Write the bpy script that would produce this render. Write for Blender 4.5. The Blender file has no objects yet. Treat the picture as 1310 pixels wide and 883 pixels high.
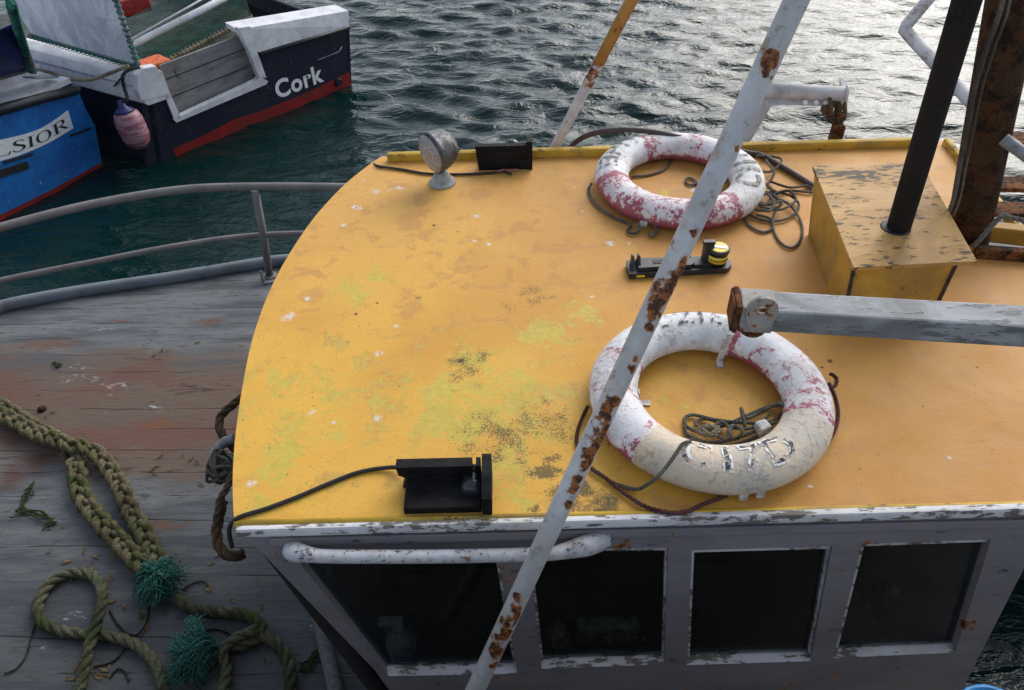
import bpy, bmesh, math, random
import numpy as np
from mathutils import Vector, Matrix, noise as mnoise
random.seed(7)
S = bpy.context.scene
C = S.collection
R = math.radians

# ------------------------------------------------------------------ camera, world, sun, exposure
F, TH, RO = 950.0, R(42.4), R(1.35)
CAM = Vector((0, 0, 3.68))
FW = Vector((0, math.cos(TH), -math.sin(TH)))
UP0 = Vector((0, math.sin(TH), math.cos(TH)))
RT = Vector((1, 0, 0)) * math.cos(RO) - UP0 * math.sin(RO)
UP = Vector((1, 0, 0)) * math.sin(RO) + UP0 * math.cos(RO)
cd = bpy.data.cameras.new('camera'); cam = bpy.data.objects.new('camera', cd); C.objects.link(cam)
cam.matrix_world = Matrix(((RT.x, UP.x, -FW.x, CAM.x), (RT.y, UP.y, -FW.y, CAM.y), (RT.z, UP.z, -FW.z, CAM.z), (0, 0, 0, 1)))
cd.sensor_width = 36; cd.lens = F / 1310 * 36; cd.clip_start = 0.05; cd.clip_end = 5000
S.camera = cam

SUN_EL, SUN_AZ = R(35), R(35)          # azimuth from +Y towards +X
w = bpy.data.worlds.new('World'); S.world = w; w.use_nodes = True
nt = w.node_tree; nt.nodes.clear()
sky = nt.nodes.new('ShaderNodeTexSky'); sky.sky_type = 'NISHITA'; sky.sun_disc = False
sky.sun_elevation = SUN_EL; sky.sun_rotation = SUN_AZ; sky.dust_density = 1.3; sky.air_density = 1.0; sky.ozone_density = 1.5
bg = nt.nodes.new('ShaderNodeBackground'); bg.inputs[1].default_value = 0.13
wo = nt.nodes.new('ShaderNodeOutputWorld')
hs_ = nt.nodes.new('ShaderNodeHueSaturation'); hs_.inputs['Saturation'].default_value = .5   # thin cloud takes the blue out
nt.links.new(sky.outputs[0], hs_.inputs['Color']); nt.links.new(hs_.outputs[0], bg.inputs[0]); nt.links.new(bg.outputs[0], wo.inputs[0])
sl = bpy.data.lights.new('sun', 'SUN'); sl.energy = 1.5; sl.angle = R(46); sl.color = (1, .95, .88)
so = bpy.data.objects.new('sun', sl); C.objects.link(so)
sd = Vector((math.sin(SUN_AZ) * math.cos(SUN_EL), math.cos(SUN_AZ) * math.cos(SUN_EL), math.sin(SUN_EL)))
so.rotation_euler = (-sd).to_track_quat('-Z', 'Y').to_euler(); so.location = (0, 0, 20)
S.view_settings.view_transform = 'Standard'; S.view_settings.look = 'None'
S.view_settings.exposure = 0.7; S.view_settings.gamma = 1

ZR, ZD = 2.0, 0.9                      # wheelhouse roof and deck heights above the water
def ray(x, y): return FW + RT * ((x - 655) / F) - UP * ((y - 441.5) / F)
def at(x, y, z=ZR): d = ray(x, y); return CAM + d * ((z - CAM.z) / d.z)
def onp(x, y, P, n): d = ray(x, y); return CAM + d * ((P - CAM).dot(n) / d.dot(n))
def dep(x, y, Z): return CAM + ray(x, y) * Z

# ------------------------------------------------------------------ node helper
class G:
    def __init__(s, name, rough=.6, metal=0, spec=.5):
        s.m = bpy.data.materials.new(name); s.m.use_nodes = True; s.t = s.m.node_tree; s.t.nodes.clear()
        s.b = s.n('ShaderNodeBsdfPrincipled'); s.o = s.n('ShaderNodeOutputMaterial')
        s.t.links.new(s.b.outputs[0], s.o.inputs[0])
        s.b.inputs['Roughness'].default_value = rough; s.b.inputs['Metallic'].default_value = metal
        s.b.inputs['Specular IOR Level'].default_value = spec
        s.P = s.n('ShaderNodeNewGeometry').outputs['Position']
        s.O = s.n('ShaderNodeTexCoord').outputs['Object']
    def n(s, t, **k):
        x = s.t.nodes.new(t)
        for a, b in k.items(): setattr(x, a, b)
        return x
    def set(s, i, v):
        if isinstance(v, bpy.types.NodeSocket): s.t.links.new(v, i)
        elif isinstance(v, tuple) and len(v) == 3 and i.type == 'RGBA': i.default_value = (*v, 1)
        else: i.default_value = v
    def math(s, op, a, b=0.0, c=0.0, clamp=False):
        x = s.n('ShaderNodeMath', operation=op, use_clamp=clamp)
        s.set(x.inputs[0], a); s.set(x.inputs[1], b); s.set(x.inputs[2], c); return x.outputs[0]
    def mul(s, a, b): return s.math('MULTIPLY', a, b)
    def add(s, a, b): return s.math('ADD', a, b)
    def sub(s, a, b): return s.math('SUBTRACT', a, b, clamp=True)
    def mx(s, *a):
        r = a[0]
        for q in a[1:]: r = s.math('MAXIMUM', r, q)
        return r
    def vm(s, op, a, b): x = s.n('ShaderNodeVectorMath', operation=op); s.set(x.inputs[0], a); s.set(x.inputs[1], b); return x
    def sc(s, v, k): return s.vm('MULTIPLY', v, k).outputs[0]
    def noise(s, sc, det=4, rough=.55, vec=None, dist=0, k=None, gain=1.8):
        v = vec or s.P
        if k: v = s.sc(v, k)
        x = s.n('ShaderNodeTexNoise'); s.set(x.inputs['Vector'], v); x.inputs['Scale'].default_value = sc
        x.inputs['Detail'].default_value = det; x.inputs['Roughness'].default_value = rough; x.inputs['Distortion'].default_value = dist
        if gain == 1: return x.outputs[0]
        return s.math('MULTIPLY_ADD', x.outputs[0], gain, .5 - .5 * gain, clamp=True)
    def noisec(s, sc, det=3, vec=None):
        x = s.n('ShaderNodeTexNoise'); s.set(x.inputs['Vector'], vec or s.P); x.inputs['Scale'].default_value = sc
        x.inputs['Detail'].default_value = det; return x.outputs[1]
    def vor(s, sc, vec=None, feat='F1', k=None, out=0):
        v = vec or s.P
        if k: v = s.sc(v, k)
        x = s.n('ShaderNodeTexVoronoi', feature=feat); s.set(x.inputs['Vector'], v); x.inputs['Scale'].default_value = sc
        return x.outputs[out]
    def thr(s, f, lo, hi):
        x = s.n('ShaderNodeMapRange', interpolation_type='SMOOTHSTEP'); s.set(x.inputs[0], f)
        x.inputs[1].default_value = lo; x.inputs[2].default_value = hi; return x.outputs[0]
    def mix(s, f, a, b):
        x = s.n('ShaderNodeMix', data_type='RGBA'); s.set(x.inputs[0], f); s.set(x.inputs[6], a); s.set(x.inputs[7], b); return x.outputs[2]
    def spot(s, c, r, k=(1, 1, 1), wob=.5, P=None):
        """soft blob round a point, its edge broken by noise"""
        d = s.vm('SUBTRACT', P or s.Pw(wob), tuple(c)).outputs[0]
        d = s.sc(d, k); l = s.n('ShaderNodeVectorMath', operation='LENGTH'); s.set(l.inputs[0], d)
        return s.thr(l.outputs[1], r, r * (0.0 if r > .04 else .25))
    def Pw(s, amt, scale=14):
        key = (amt, scale)
        if not hasattr(s, '_pw'): s._pw = {}
        if key not in s._pw:
            c = s.vm('SUBTRACT', s.noisec(scale, 4), (.5, .5, .5)).outputs[0]
            s._pw[key] = s.vm('ADD', s.P, s.sc(c, (amt * .2,) * 3)).outputs[0]
        return s._pw[key]
    def bump(s, h, dist=.01, strength=1.0, nrm=None):
        x = s.n('ShaderNodeBump'); s.set(x.inputs['Height'], h); x.inputs['Distance'].default_value = dist
        x.inputs['Strength'].default_value = strength
        if nrm: s.set(x.inputs['Normal'], nrm)
        return x.outputs[0]
    def done(s, col=None, rough=None, nrm=None, metal=None):
        if col is not None: s.set(s.b.inputs['Base Color'], col)
        if rough is not None: s.set(s.b.inputs['Roughness'], rough)
        if nrm is not None: s.set(s.b.inputs['Normal'], nrm)
        if metal is not None: s.set(s.b.inputs['Metallic'], metal)
        return s.m

# ------------------------------------------------------------------ mesh helpers
def catmull(pts, n=8, closed=False):
    pts = [Vector(p) for p in pts]; out = []; N = len(pts)
    rng = range(N if closed else N - 1)
    for i in rng:
        if closed: a, b, c, d = (pts[(i + k) % N] for k in (-1, 0, 1, 2))
        else: a, b, c, d = pts[max(i - 1, 0)], pts[i], pts[i + 1], pts[min(i + 2, N - 1)]
        for j in range(n):
            t = j / n
            out.append(.5 * ((2 * b) + (c - a) * t + (2 * a - 5 * b + 4 * c - d) * t * t + (3 * b - a - 3 * c + d) * t ** 3))
    if not closed: out.append(pts[-1])
    return out
def resample(pts, step):
    L = [0]
    for a, b in zip(pts, pts[1:]): L.append(L[-1] + (b - a).length)
    n = max(2, int(L[-1] / step)); out = []; j = 0
    for i in range(n + 1):
        s = L[-1] * i / n
        while j < len(pts) - 2 and L[j + 1] < s: j += 1
        t = (s - L[j]) / max(1e-9, L[j + 1] - L[j]); out.append(pts[j].lerp(pts[j + 1], min(1, max(0, t))))
    return out
def frames(pts, closed=False):
    fr = []; N = len(pts); prev = None
    for i in range(N):
        if closed: t = (pts[(i + 1) % N] - pts[i - 1]).normalized()
        else: t = (pts[min(i + 1, N - 1)] - pts[max(i - 1, 0)]).normalized()
        if prev is None:
            a = Vector((0, 0, 1)) if abs(t.z) < .9 else Vector((0, 1, 0)); n = (a - t * a.dot(t)).normalized()
        else: n = (prev - t * prev.dot(t)).normalized()
        prev = n; fr.append((t, n, t.cross(n)))
    return fr
def tube(bm, pts, r, seg=12, closed=False, cap=True, prof=None):
    """r: number or list; prof(i, phi) -> radius factor"""
    pts = [Vector(p) for p in pts]; fr = frames(pts, closed); rings = []
    for i, p in enumerate(pts):
        rr = r[i] if isinstance(r, (list, tuple)) else r; ring = []
        for k in range(seg):
            a = 2 * math.pi * k / seg; q = rr * (prof(i, a) if prof else 1)
            ring.append(bm.verts.new(p + fr[i][1] * math.cos(a) * q + fr[i][2] * math.sin(a) * q))
        rings.append(ring)
    M = len(rings)
    for i in range(M if closed else M - 1):
        A, B = rings[i], rings[(i + 1) % M]
        for k in range(seg):
            f = bm.faces.new((A[k], A[(k + 1) % seg], B[(k + 1) % seg], B[k])); f.smooth = True
    if cap and not closed: bm.faces.new(rings[0][::-1]); bm.faces.new(rings[-1])
def prism(bm, poly, off):
    """closed solid between polygon and polygon + off"""
    off = Vector(off); A = [bm.verts.new(Vector(p)) for p in poly]; B = [bm.verts.new(Vector(p) + off) for p in poly]
    n = len(A); fs = [bm.faces.new(A[::-1]), bm.faces.new(B)]
    for i in range(n): fs.append(bm.faces.new((A[i], A[(i + 1) % n], B[(i + 1) % n], B[i])))
    return fs
def box(bm, c, s, rot=None, bev=0):
    c = Vector(c); M = rot.to_matrix() if rot is not None and not isinstance(rot, Matrix) else (rot or Matrix.Identity(3))
    v = [bm.verts.new(c + M @ Vector((x * s[0] / 2, y * s[1] / 2, z * s[2] / 2))) for x in (-1, 1) for y in (-1, 1) for z in (-1, 1)]
    fs = [bm.faces.new([v[i] for i in q]) for q in ((0, 1, 3, 2), (4, 6, 7, 5), (0, 4, 5, 1), (2, 3, 7, 6), (0, 2, 6, 4), (1, 5, 7, 3))]
    if bev:
        es = list({e for f in fs for e in f.edges}); bmesh.ops.bevel(bm, geom=es, offset=bev, segments=2, affect='EDGES', profile=.6)
def beam(bm, a, b, w, h, up=(0, 0, 1), bev=0):
    a, b = Vector(a), Vector(b); t = (b - a).normalized(); u = Vector(up); s = t.cross(u).normalized(); u = s.cross(t)
    M = Matrix((t, s, u)).transposed(); box(bm, (a + b) / 2, ((b - a).length, w, h), M, bev)
def lathe(bm, prof, c, axis=(0, 0, 1), seg=32):
    """prof: list of (radius, height) along axis from c"""
    ax = Vector(axis).normalized(); a = Vector((0, 0, 1)) if abs(ax.z) < .9 else Vector((0, 1, 0)); n = (a - ax * a.dot(ax)).normalized(); b = ax.cross(n)
    rings = [[bm.verts.new(Vector(c) + ax * h + (n * math.cos(2 * math.pi * k / seg) + b * math.sin(2 * math.pi * k / seg)) * max(r, 1e-4)) for k in range(seg)] for r, h in prof]
    for A, B in zip(rings, rings[1:]):
        for k in range(seg): f = bm.faces.new((A[k], A[(k + 1) % seg], B[(k + 1) % seg], B[k])); f.smooth = True
    bm.faces.new(rings[0][::-1]); bm.faces.new(rings[-1])
def BM(): return bmesh.new()
def bevel_all(bm, off, seg=2, ang=30):
    es = [e for e in bm.edges if len(e.link_faces) == 2 and e.calc_face_angle(0) > R(ang)]
    bmesh.ops.bevel(bm, geom=es, offset=off, segments=seg, affect='EDGES', profile=.6)
def obj(name, bm, mat, parent=None, smooth=None):
    me = bpy.data.meshes.new(name); bmesh.ops.recalc_face_normals(bm, faces=bm.faces)
    if smooth is not None:
        for f in bm.faces: f.smooth = True
        for e in bm.edges:
            if len(e.link_faces) == 2 and e.calc_face_angle(0) > R(smooth): e.smooth = False
    o = bpy.data.objects.new(name, me); C.objects.link(o)
    if parent:                          # vertices were laid out in world space: make them local to the thing
        wp = Vector(parent['_w']) if '_w' in parent else Vector((0, 0, 0))
        bmesh.ops.translate(bm, verts=bm.verts, vec=-wp); o.parent = parent; o['_w'] = tuple(wp)
    elif bm.verts:                      # a lone mesh gets its origin at its own base
        xs = [v.co for v in bm.verts]; c = Vector((sum(v.x for v in xs) / len(xs), sum(v.y for v in xs) / len(xs), min(v.z for v in xs)))
        bmesh.ops.translate(bm, verts=bm.verts, vec=-c); o.location = c; o['_w'] = tuple(c)
    bm.to_mesh(me); bm.free()
    if mat: me.materials.append(mat)
    return o
def thing(name, label, cat, loc, group=None):
    o = bpy.data.objects.new(name, None); C.objects.link(o); o.location = loc; o['_w'] = tuple(loc); o.empty_display_size = .1
    return tag(o, label, cat, group)
def tag(o, label, cat, group=None):
    o['label'] = label; o['category'] = cat
    if group: o['group'] = group
    return o
def text_bm(s, size, warp, bold=0.0, cuts=2, space=1.0):
    cu = bpy.data.curves.new('t', 'FONT'); cu.body = s; cu.size = size; cu.offset = bold; cu.resolution_u = 6; cu.align_x = 'CENTER'; cu.align_y = 'CENTER'; cu.space_character = space
    o = bpy.data.objects.new('t', cu); C.objects.link(o); dg = bpy.context.evaluated_depsgraph_get(); dg.update()
    me = bpy.data.meshes.new_from_object(o.evaluated_get(dg)); bm = BM(); bm.from_mesh(me)
    bpy.data.objects.remove(o); bpy.data.curves.remove(cu); bpy.data.meshes.remove(me)
    if cuts:
        bmesh.ops.triangulate(bm, faces=bm.faces)
        for _ in range(cuts): bmesh.ops.subdivide_edges(bm, edges=[e for e in bm.edges if e.calc_length() > size * .07], cuts=1, use_grid_fill=False); bmesh.ops.triangulate(bm, faces=[f for f in bm.faces if len(f.verts) > 3])
    for v in bm.verts: v.co = warp(v.co.x, v.co.y)
    return bm

# rope: three strands laid round each other, or a fat wheat-ear plait
def rope3(bm, pts, r, lay=None, step=None, seg=8):
    lay = lay or r * 7; step = step or r * .8; pts = resample([Vector(p) for p in pts], step); fr = frames(pts); L = 0; strands = [[], [], []]
    for i, p in enumerate(pts):
        if i: L += (p - pts[i - 1]).length
        for k in range(3):
            a = 2 * math.pi * (L / lay + k / 3); strands[k].append(p + (fr[i][1] * math.cos(a) + fr[i][2] * math.sin(a)) * r * .5)
    for s in strands: tube(bm, s, r * .56, seg)
def braid(bm, pts, r, pitch=None):
    pitch = pitch or r * 6.4; pts = resample([Vector(p) for p in pts], r * .3); L = 0; st = [[] for _ in range(3)]
    fr = frames(pts)
    for i, p in enumerate(pts):
        if i: L += (p - pts[i - 1]).length
        t = fr[i][0]; up = Vector((0, 0, 1)); sd_ = t.cross(up).normalized(); up = sd_.cross(t)
        for k in range(3):
            a = 2 * math.pi * (L / pitch + k / 3)
            st[k].append(p + sd_ * math.sin(a) * r * .66 + up * math.sin(2 * a) * r * .36)
    for s in st:                        # each lobe is itself a pair of twisted yarns
        f2 = frames(s); acc = 0; A, B = [], []
        for i, p in enumerate(s):
            if i: acc += (p - s[i - 1]).length
            a = acc / (r * 2.6) * 2 * math.pi
            o_ = (f2[i][1] * math.cos(a) + f2[i][2] * math.sin(a)) * r * .2; A.append(p + o_); B.append(p - o_)
        tube(bm, A, r * .33, 7); tube(bm, B, r * .33, 7)
def cord(bm, pts, r, n=6, seg=8): tube(bm, catmull(pts, n), r, seg)

# ------------------------------------------------------------------ materials
def wp(x, y, z=ZR): return tuple(at(x, y, z))
def m_roof():
    g = G('roof_paint', .62, spec=.35)
    big = g.noise(1.3, 3); mid = g.noise(6, 5, .6); fine = g.noise(60, 4, .7); brush = g.noise(34, 4, .7, k=(.14, 1, 1), dist=.3)
    col = g.mix(g.thr(big, .3, .7), (.62, .315, .048), (.72, .40, .060))
    # the after part is faded and browner
    sx = g.n('ShaderNodeSeparateXYZ'); g.set(sx.inputs[0], g.P); X, Y = sx.outputs[0], sx.outputs[1]
    aft = g.thr(g.add(g.add(X, g.mul(Y, .32)), g.mul(mid, .5)), .85, 1.9)
    col = g.mix(g.mul(aft, .8), col, (.50, .235, .06))
    far_ = g.thr(g.add(Y, g.mul(mid, .5)), 1.9, 3.2); col = g.mix(g.mul(far_, .55), col, (.62, .33, .10))
    dull = g.thr(g.noise(9, 6, .65, dist=.6), .52, .72); col = g.mix(g.mul(dull, .6), col, (.50, .24, .075))
    # lime-yellow algae and old yellow paint showing through
    pl = [(450, 375, .14), (700, 430, .17), (745, 400, .12), (570, 500, .16), (610, 470, .13), (560, 540, .12), (640, 520, .12), (640, 590, .13), (660, 640, .12),
          (355, 590, .13), (350, 480, .08), (430, 560, .08), (330, 640, .10), (400, 640, .08), (700, 560, .10), (600, 555, .13), (860, 440, .09), (480, 350, .10), (660, 480, .1), (860, 520, .06), (850, 250, .06), (720, 210, .03), (890, 350, .05)]
    ar = g.mx(*[g.spot(wp(x, y), r, (1, 1, 1), 1.0) for x, y, r in pl], g.mul(g.spot(wp(400, 520), .75), .50), g.mul(g.spot(wp(620, 520), .7), .62))
    alg = g.thr(g.add(g.mul(ar, .40), g.add(g.mul(g.noise(9, 7, .74, dist=.5), .55), g.add(g.mul(g.noise(55, 5, .75), .40), g.mul(g.noise(190, 3, .7), .22)))), .765, .87)
    col = g.mix(g.mul(alg, .85), col, g.mix(g.noise(50, 3), (.46, .375, .06), (.62, .48, .085)))
    # dark mould
    ml = [(720, 640, .10), (770, 650, .09), (740, 620, .07), (680, 655, .05), (700, 600, .06), (790, 655, .05)]
    mr = g.mx(*[g.spot(wp(x, y), r, (1, 1, 1), .9) for x, y, r in ml])
    ml2 = [(640, 560, .25), (600, 470, .16), (700, 540, .18), (680, 380, .15), (590, 460, .05), (540, 385, .03), (800, 560, .1)]
    mr2 = g.mx(*[g.spot(wp(x, y), r, (1, 1, 1), .9) for x, y, r in ml2])
    mo = g.thr(g.add(g.add(g.mul(mr, .34), g.mul(mr2, .24)), g.add(g.mul(g.noise(140, 5, .78), .58), g.mul(g.noise(18, 4), .3))), .60, .74)
    col = g.mix(g.mul(mo, .8), col, (.055, .05, .022))
    cloud = g.mul(g.mx(g.spot(wp(560, 640, ZR), .02), g.spot(wp(765, 648), .09, wob=.6), g.spot(wp(938, 346), .03)), g.thr(g.noise(40, 5), .38, .55)); col = g.mix(g.mul(cloud, .8), col, (.09, .08, .03))
    # chips and specks
    sp = g.mul(g.thr(g.vor(26), .10, .05), g.thr(g.noise(5, 2), .48, .6)); col = g.mix(g.mul(sp, .7), col, (.10, .055, .03))
    sp2 = g.mul(g.thr(g.noise(120, 2, .5), .82, .9), .6); col = g.mix(sp2, col, (.20, .11, .04))
    for x, y, r in [(1062, 462, .014), (1052, 470, .008), (1205, 685, .008), (1150, 650, .004), (1000, 640, .004), (1180, 520, .005), (1100, 600, .004), (1250, 470, .006), (1120, 480, .004), (482, 388, .008), (585, 296, .007), (455, 402, .01), (590, 462, .016), (486, 452, .005), (445, 438, .005), (555, 288, .012), (815, 262, .006), (610, 275, .006)]:
        col = g.mix(g.spot(wp(x, y), r, (1, 1, 1), .08), col, (.07, .035, .02))
    # bird droppings and paint flaked to the white undercoat
    dr = [(480, 245, .05, .8), (510, 240, .035, .8), (455, 265, .03, .6), (438, 290, .025, .6), (610, 277, .03, .5), (395, 382, .016, .2), (368, 407, .03, .3), (372, 402, .012, .1),
          (625, 314, .016, .3), (608, 308, .012, .3), (780, 312, .025, .25), (805, 312, .014, .2), (757, 380, .012, .2), (545, 333, .008, .2), (505, 418, .016, .3), (485, 452, .022, .4),
          (484, 535, .018, .3), (400, 530, .02, .4), (425, 540, .012, .3), (320, 618, .022, .3), (1214, 586, .01, .1), (1037, 623, .009, .1), (450, 690, .01, .2), (470, 232, .02, .5), (745, 270, .012, .2), (735, 240, .01, .2), (835, 298, .012, .2), (885, 243, .02, .4), (1090, 345, .01, .1)]
    wh = g.mx(*[g.mul(g.spot(wp(x, y), r, (1, 1, 1), wv), 1.0) for x, y, r, wv in dr])
    wh = g.mul(wh, g.thr(g.noise(55, 5, .7), .36, .56)); col = g.mix(g.mul(wh, .9), col, (.70, .66, .66))
    h = g.add(g.add(g.mul(brush, .35), g.mul(fine, .35)), g.add(g.mul(mid, .8), g.mul(wh, .5)))
    grit = g.mul(g.thr(g.add(g.mul(g.noise(170, 3, .7), .6), g.mul(g.noise(12, 5, .7), .4)), .60, .82), .5); col = g.mix(grit, col, (.22, .12, .035))
    pale = g.mul(g.thr(g.noise(85, 4, .75), .80, .98), .35); col = g.mix(pale, col, (.80, .58, .28))
    return g.done(col, g.math('ADD', .5, g.mul(mid, .25)), g.bump(g.add(h, g.mul(g.noise(150, 3), .3)), .0045, .30))
def m_paint(name, base, under, chip=.48, rough=.55, crack=True, scale=1.0, k=(1, 1, 1), dirt=.35, rust=(), rustamt=.0, grime=(.10, .09, .07), rw=.25):
    """weathered gloss paint: chips, grime, optional rust at chosen places"""
    g = G(name, rough, spec=.4)
    n1 = g.noise(7 * scale, 6, .65, k=k); n2 = g.noise(45 * scale, 5, .7, k=k)
    col = g.mix(g.thr(n1, .3, .7), base, tuple(c * .8 for c in base))
    col = g.mix(g.mul(g.thr(g.noise(3 * scale, 6, .7, dist=.8), .42, .75), dirt), col, grime)
    ch = g.thr(g.add(g.mul(n1, .4), g.mul(n2, .6)), chip + .12, chip + .17); col = g.mix(ch, col, under)
    h = g.add(g.mul(n2, .4), g.mul(g.sub(1.0, ch), .6))
    if rust or rustamt:
        rm = g.mx(*[g.spot(c, r, (1, 1, 1), .35) for c, r in rust]) if rust else 0.0
        rn = g.add(g.mul(g.noise(35, 6, .7), .55), g.mul(g.noise(12, 4, .6), .35))
        rr = g.thr(g.add(g.mul(rm, rw), g.add(rn, rustamt)), .61, .70) if rust else g.thr(g.add(rn, rustamt), .60, .66)
        halo = g.thr(g.add(g.mul(rm, rw), g.add(rn, rustamt)), .50, .68)
        rc = g.mix(g.thr(g.noise(60, 5, .7), .35, .65), (.045, .014, .006), (.30, .095, .02))
        col = g.mix(g.mul(halo, .55), col, (.42, .20, .07)); col = g.mix(rr, col, rc); h = g.add(h, g.mul(rr, g.noise(120, 4)))
    return g.done(col, g.add(rough, g.mul(n1, .15)), g.bump(h, .003, .6))
def m_flat(name, col, rough=.5, metal=0, var=.25, sc=25, bump=.3, spec=.5):
    g = G(name, rough, metal, spec); n = g.noise(sc, 5, .65)
    c = g.mix(g.thr(n, .3, .7), tuple(x * (1 - var) for x in col), tuple(min(1, x * (1 + var)) for x in col))
    return g.done(c, g.add(rough, g.mul(n, .1)), g.bump(g.noise(sc * 3, 4), .002, bump))
def m_rope(name, a, b, sc=120, weed=0):
    g = G(name, .9, spec=.15); n = g.noise(sc, 4, .7); c = g.mix(g.thr(n, .35, .65), a, b)
    c = g.mix(g.mul(g.thr(g.noise(5, 4), .45, .7), .6), c, tuple(x * .35 for x in a))
    if weed: c = g.mix(g.mul(g.thr(g.noise(9, 5), .55, .66), weed), c, (.05, .09, .015))
    return g.done(c, None, g.bump(g.add(g.noise(sc * 2.2, 4, .8, k=(1, 1, 1)), n), .004, .9))
def m_rust(name, dark=(.035, .014, .007), light=(.22, .075, .02), grey=None, patch=(.13, .07, .025)):
    g = G(name, .85, spec=.25); n = g.noise(18, 6, .7, dist=.3); n2 = g.noise(80, 5, .75)
    c = g.mix(g.thr(g.add(g.mul(n, .6), g.mul(n2, .4)), .40, .60), dark, light)
    c = g.mix(g.mul(g.thr(g.noise(5, 4, .6), .5, .65), .7), c, patch)
    if grey: c = g.mix(g.thr(g.noise(10, 6, .7), .47, .60), c, grey)
    return g.done(c, None, g.bump(g.add(n2, n), .006, .8))

M = {}
M['roof'] = m_roof()
M['yellow_edge'] = m_paint('yellow_edge_paint', (.58, .36, .035), (.10, .06, .02), .52, k=(.5, 1, 1), dirt=.5)
M['box_paint'] = m_paint('box_paint', (.50, .27, .035), (.045, .03, .015), .60, dirt=.35)
M['fascia'] = m_paint('grey_lilac_paint', (.245, .235, .258), (.07, .065, .07), .55, rough=.5, k=(.3, 1, 1), dirt=.4, grime=(.20, .19, .20),
    rust=[(tuple(onp(x, y, Vector((0, 1.155, 2)), Vector((0, -.966, .259)))), .05) for x, y in ((735, 690), (800, 700), (845, 704), (1105, 700), (1210, 826), (1232, 800), (437, 768))])
M['white_edge'] = m_paint('white_flaking_paint', (.68, .68, .70), (.16, .14, .12), .41, k=(.35, 1, 1), dirt=.3, grime=(.45, .40, .25))
M['handrail'] = m_paint('handrail_paint', (.62, .63, .66), (.10, .09, .085), .47, rough=.45, scale=1.6, k=(1, 1.0, 1.6), dirt=.35,
    rust=[(tuple(onp(735, 686, Vector((0, 1.08, 2)), Vector((0, -.966, .259)))), .06), (tuple(onp(765, 690, Vector((0, 1.08, 2)), Vector((0, -.966, .259)))), .05)])
M['galv'] = m_paint('galvanised_steel', (.33, .345, .36), (.13, .14, .155), .43, rough=.42, k=(.25, 1, 1.4), dirt=.85, grime=(.15, .155, .16))
M['rusty_galv'] = m_paint('rusted_galvanised_steel', (.40, .38, .36), (.20, .18, .17), .5, dirt=.4, rustamt=.06)
M['rust'] = m_rust('rusty_steel')
M['mast'] = m_rust('mast_rust', (.012, .007, .005), (.075, .030, .012), patch=(.06, .034, .016))
M['stack'] = m_rust('sooty_pipe', (.010, .009, .009), (.020, .016, .016), patch=(.022, .016, .016)); 
M['black'] = m_flat('black_paint', (.010, .010, .012), .55, var=.5, bump=.5)
def m_blackwood():
    g = G('black_painted_board', .65, spec=.18); n = g.noise(30, 5, .7, k=(.4, 1, 1))
    c = g.mix(g.thr(n, .3, .7), (.004, .004, .005), (.012, .012, .013)); c = g.mix(g.thr(g.noise(38, 5, .7, k=(.4, 1, 1)), .86, .9), c, (.30, .34, .38))
    return g.done(c, None, g.bump(n, .004, .6))
M['blackwood'] = m_blackwood()
M['lens_dark'] = m_flat('smoked_lens', (.02, .025, .032), .15)
M['red_glass'] = m_flat('red_glass', (.25, .01, .01), .2)
M['plastic'] = m_flat('black_plastic', (.018, .021, .026), .42, var=.2, bump=.1)
M['cable'] = m_flat('cable_rubber', (.012, .012, .013), .5)
M['hose'] = m_flat('hose_rubber', (.055, .035, .035), .5)
M['label_yellow'] = m_flat('yellow_label', (.72, .55, .04), .4, var=.05)
M['label_white'] = m_flat('white_label', (.75, .75, .76), .4, var=.05)
M['mark_black'] = m_flat('black_marking', (.02, .02, .022), .5)
M['rope_tan'] = m_rope('plaited_rope_fibre', (.11, .095, .055), (.25, .215, .13), 140, .45)
M['rope_olive'] = m_rope('laid_rope_fibre', (.075, .08, .048), (.18, .18, .115), 140, .45)
M['rope_brown'] = m_rope('brown_rope_fibre', (.10, .065, .04), (.22, .15, .09), 160)
M['rope_grey'] = m_rope('grey_line_fibre', (.15, .15, .13), (.30, .29, .25), 300)
M['rope_buff'] = m_rope('buff_line_fibre', (.24, .20, .13), (.42, .36, .25), 300)
M['rope_red'] = m_rope('faded_red_line_fibre', (.13, .05, .05), (.26, .13, .12), 300)
M['rope_teal'] = m_rope('teal_net_twine', (.03, .12, .10), (.06, .24, .20), 200)
M['teal'] = m_rope('teal_fibre', (.025, .13, .10), (.10, .29, .24), 90)
M['weed'] = m_rope('seaweed', (.02, .03, .01), (.05, .085, .02), 100)
M['twig'] = m_rope('dark_debris', (.03, .022, .015), (.09, .07, .05), 100)
M['leaf'] = m_rope('dry_leaf', (.14, .09, .04), (.28, .20, .11), 60)
M['zinc'] = m_flat('zinc_bracket', (.52, .50, .47), .5, var=.3, sc=40)

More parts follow.
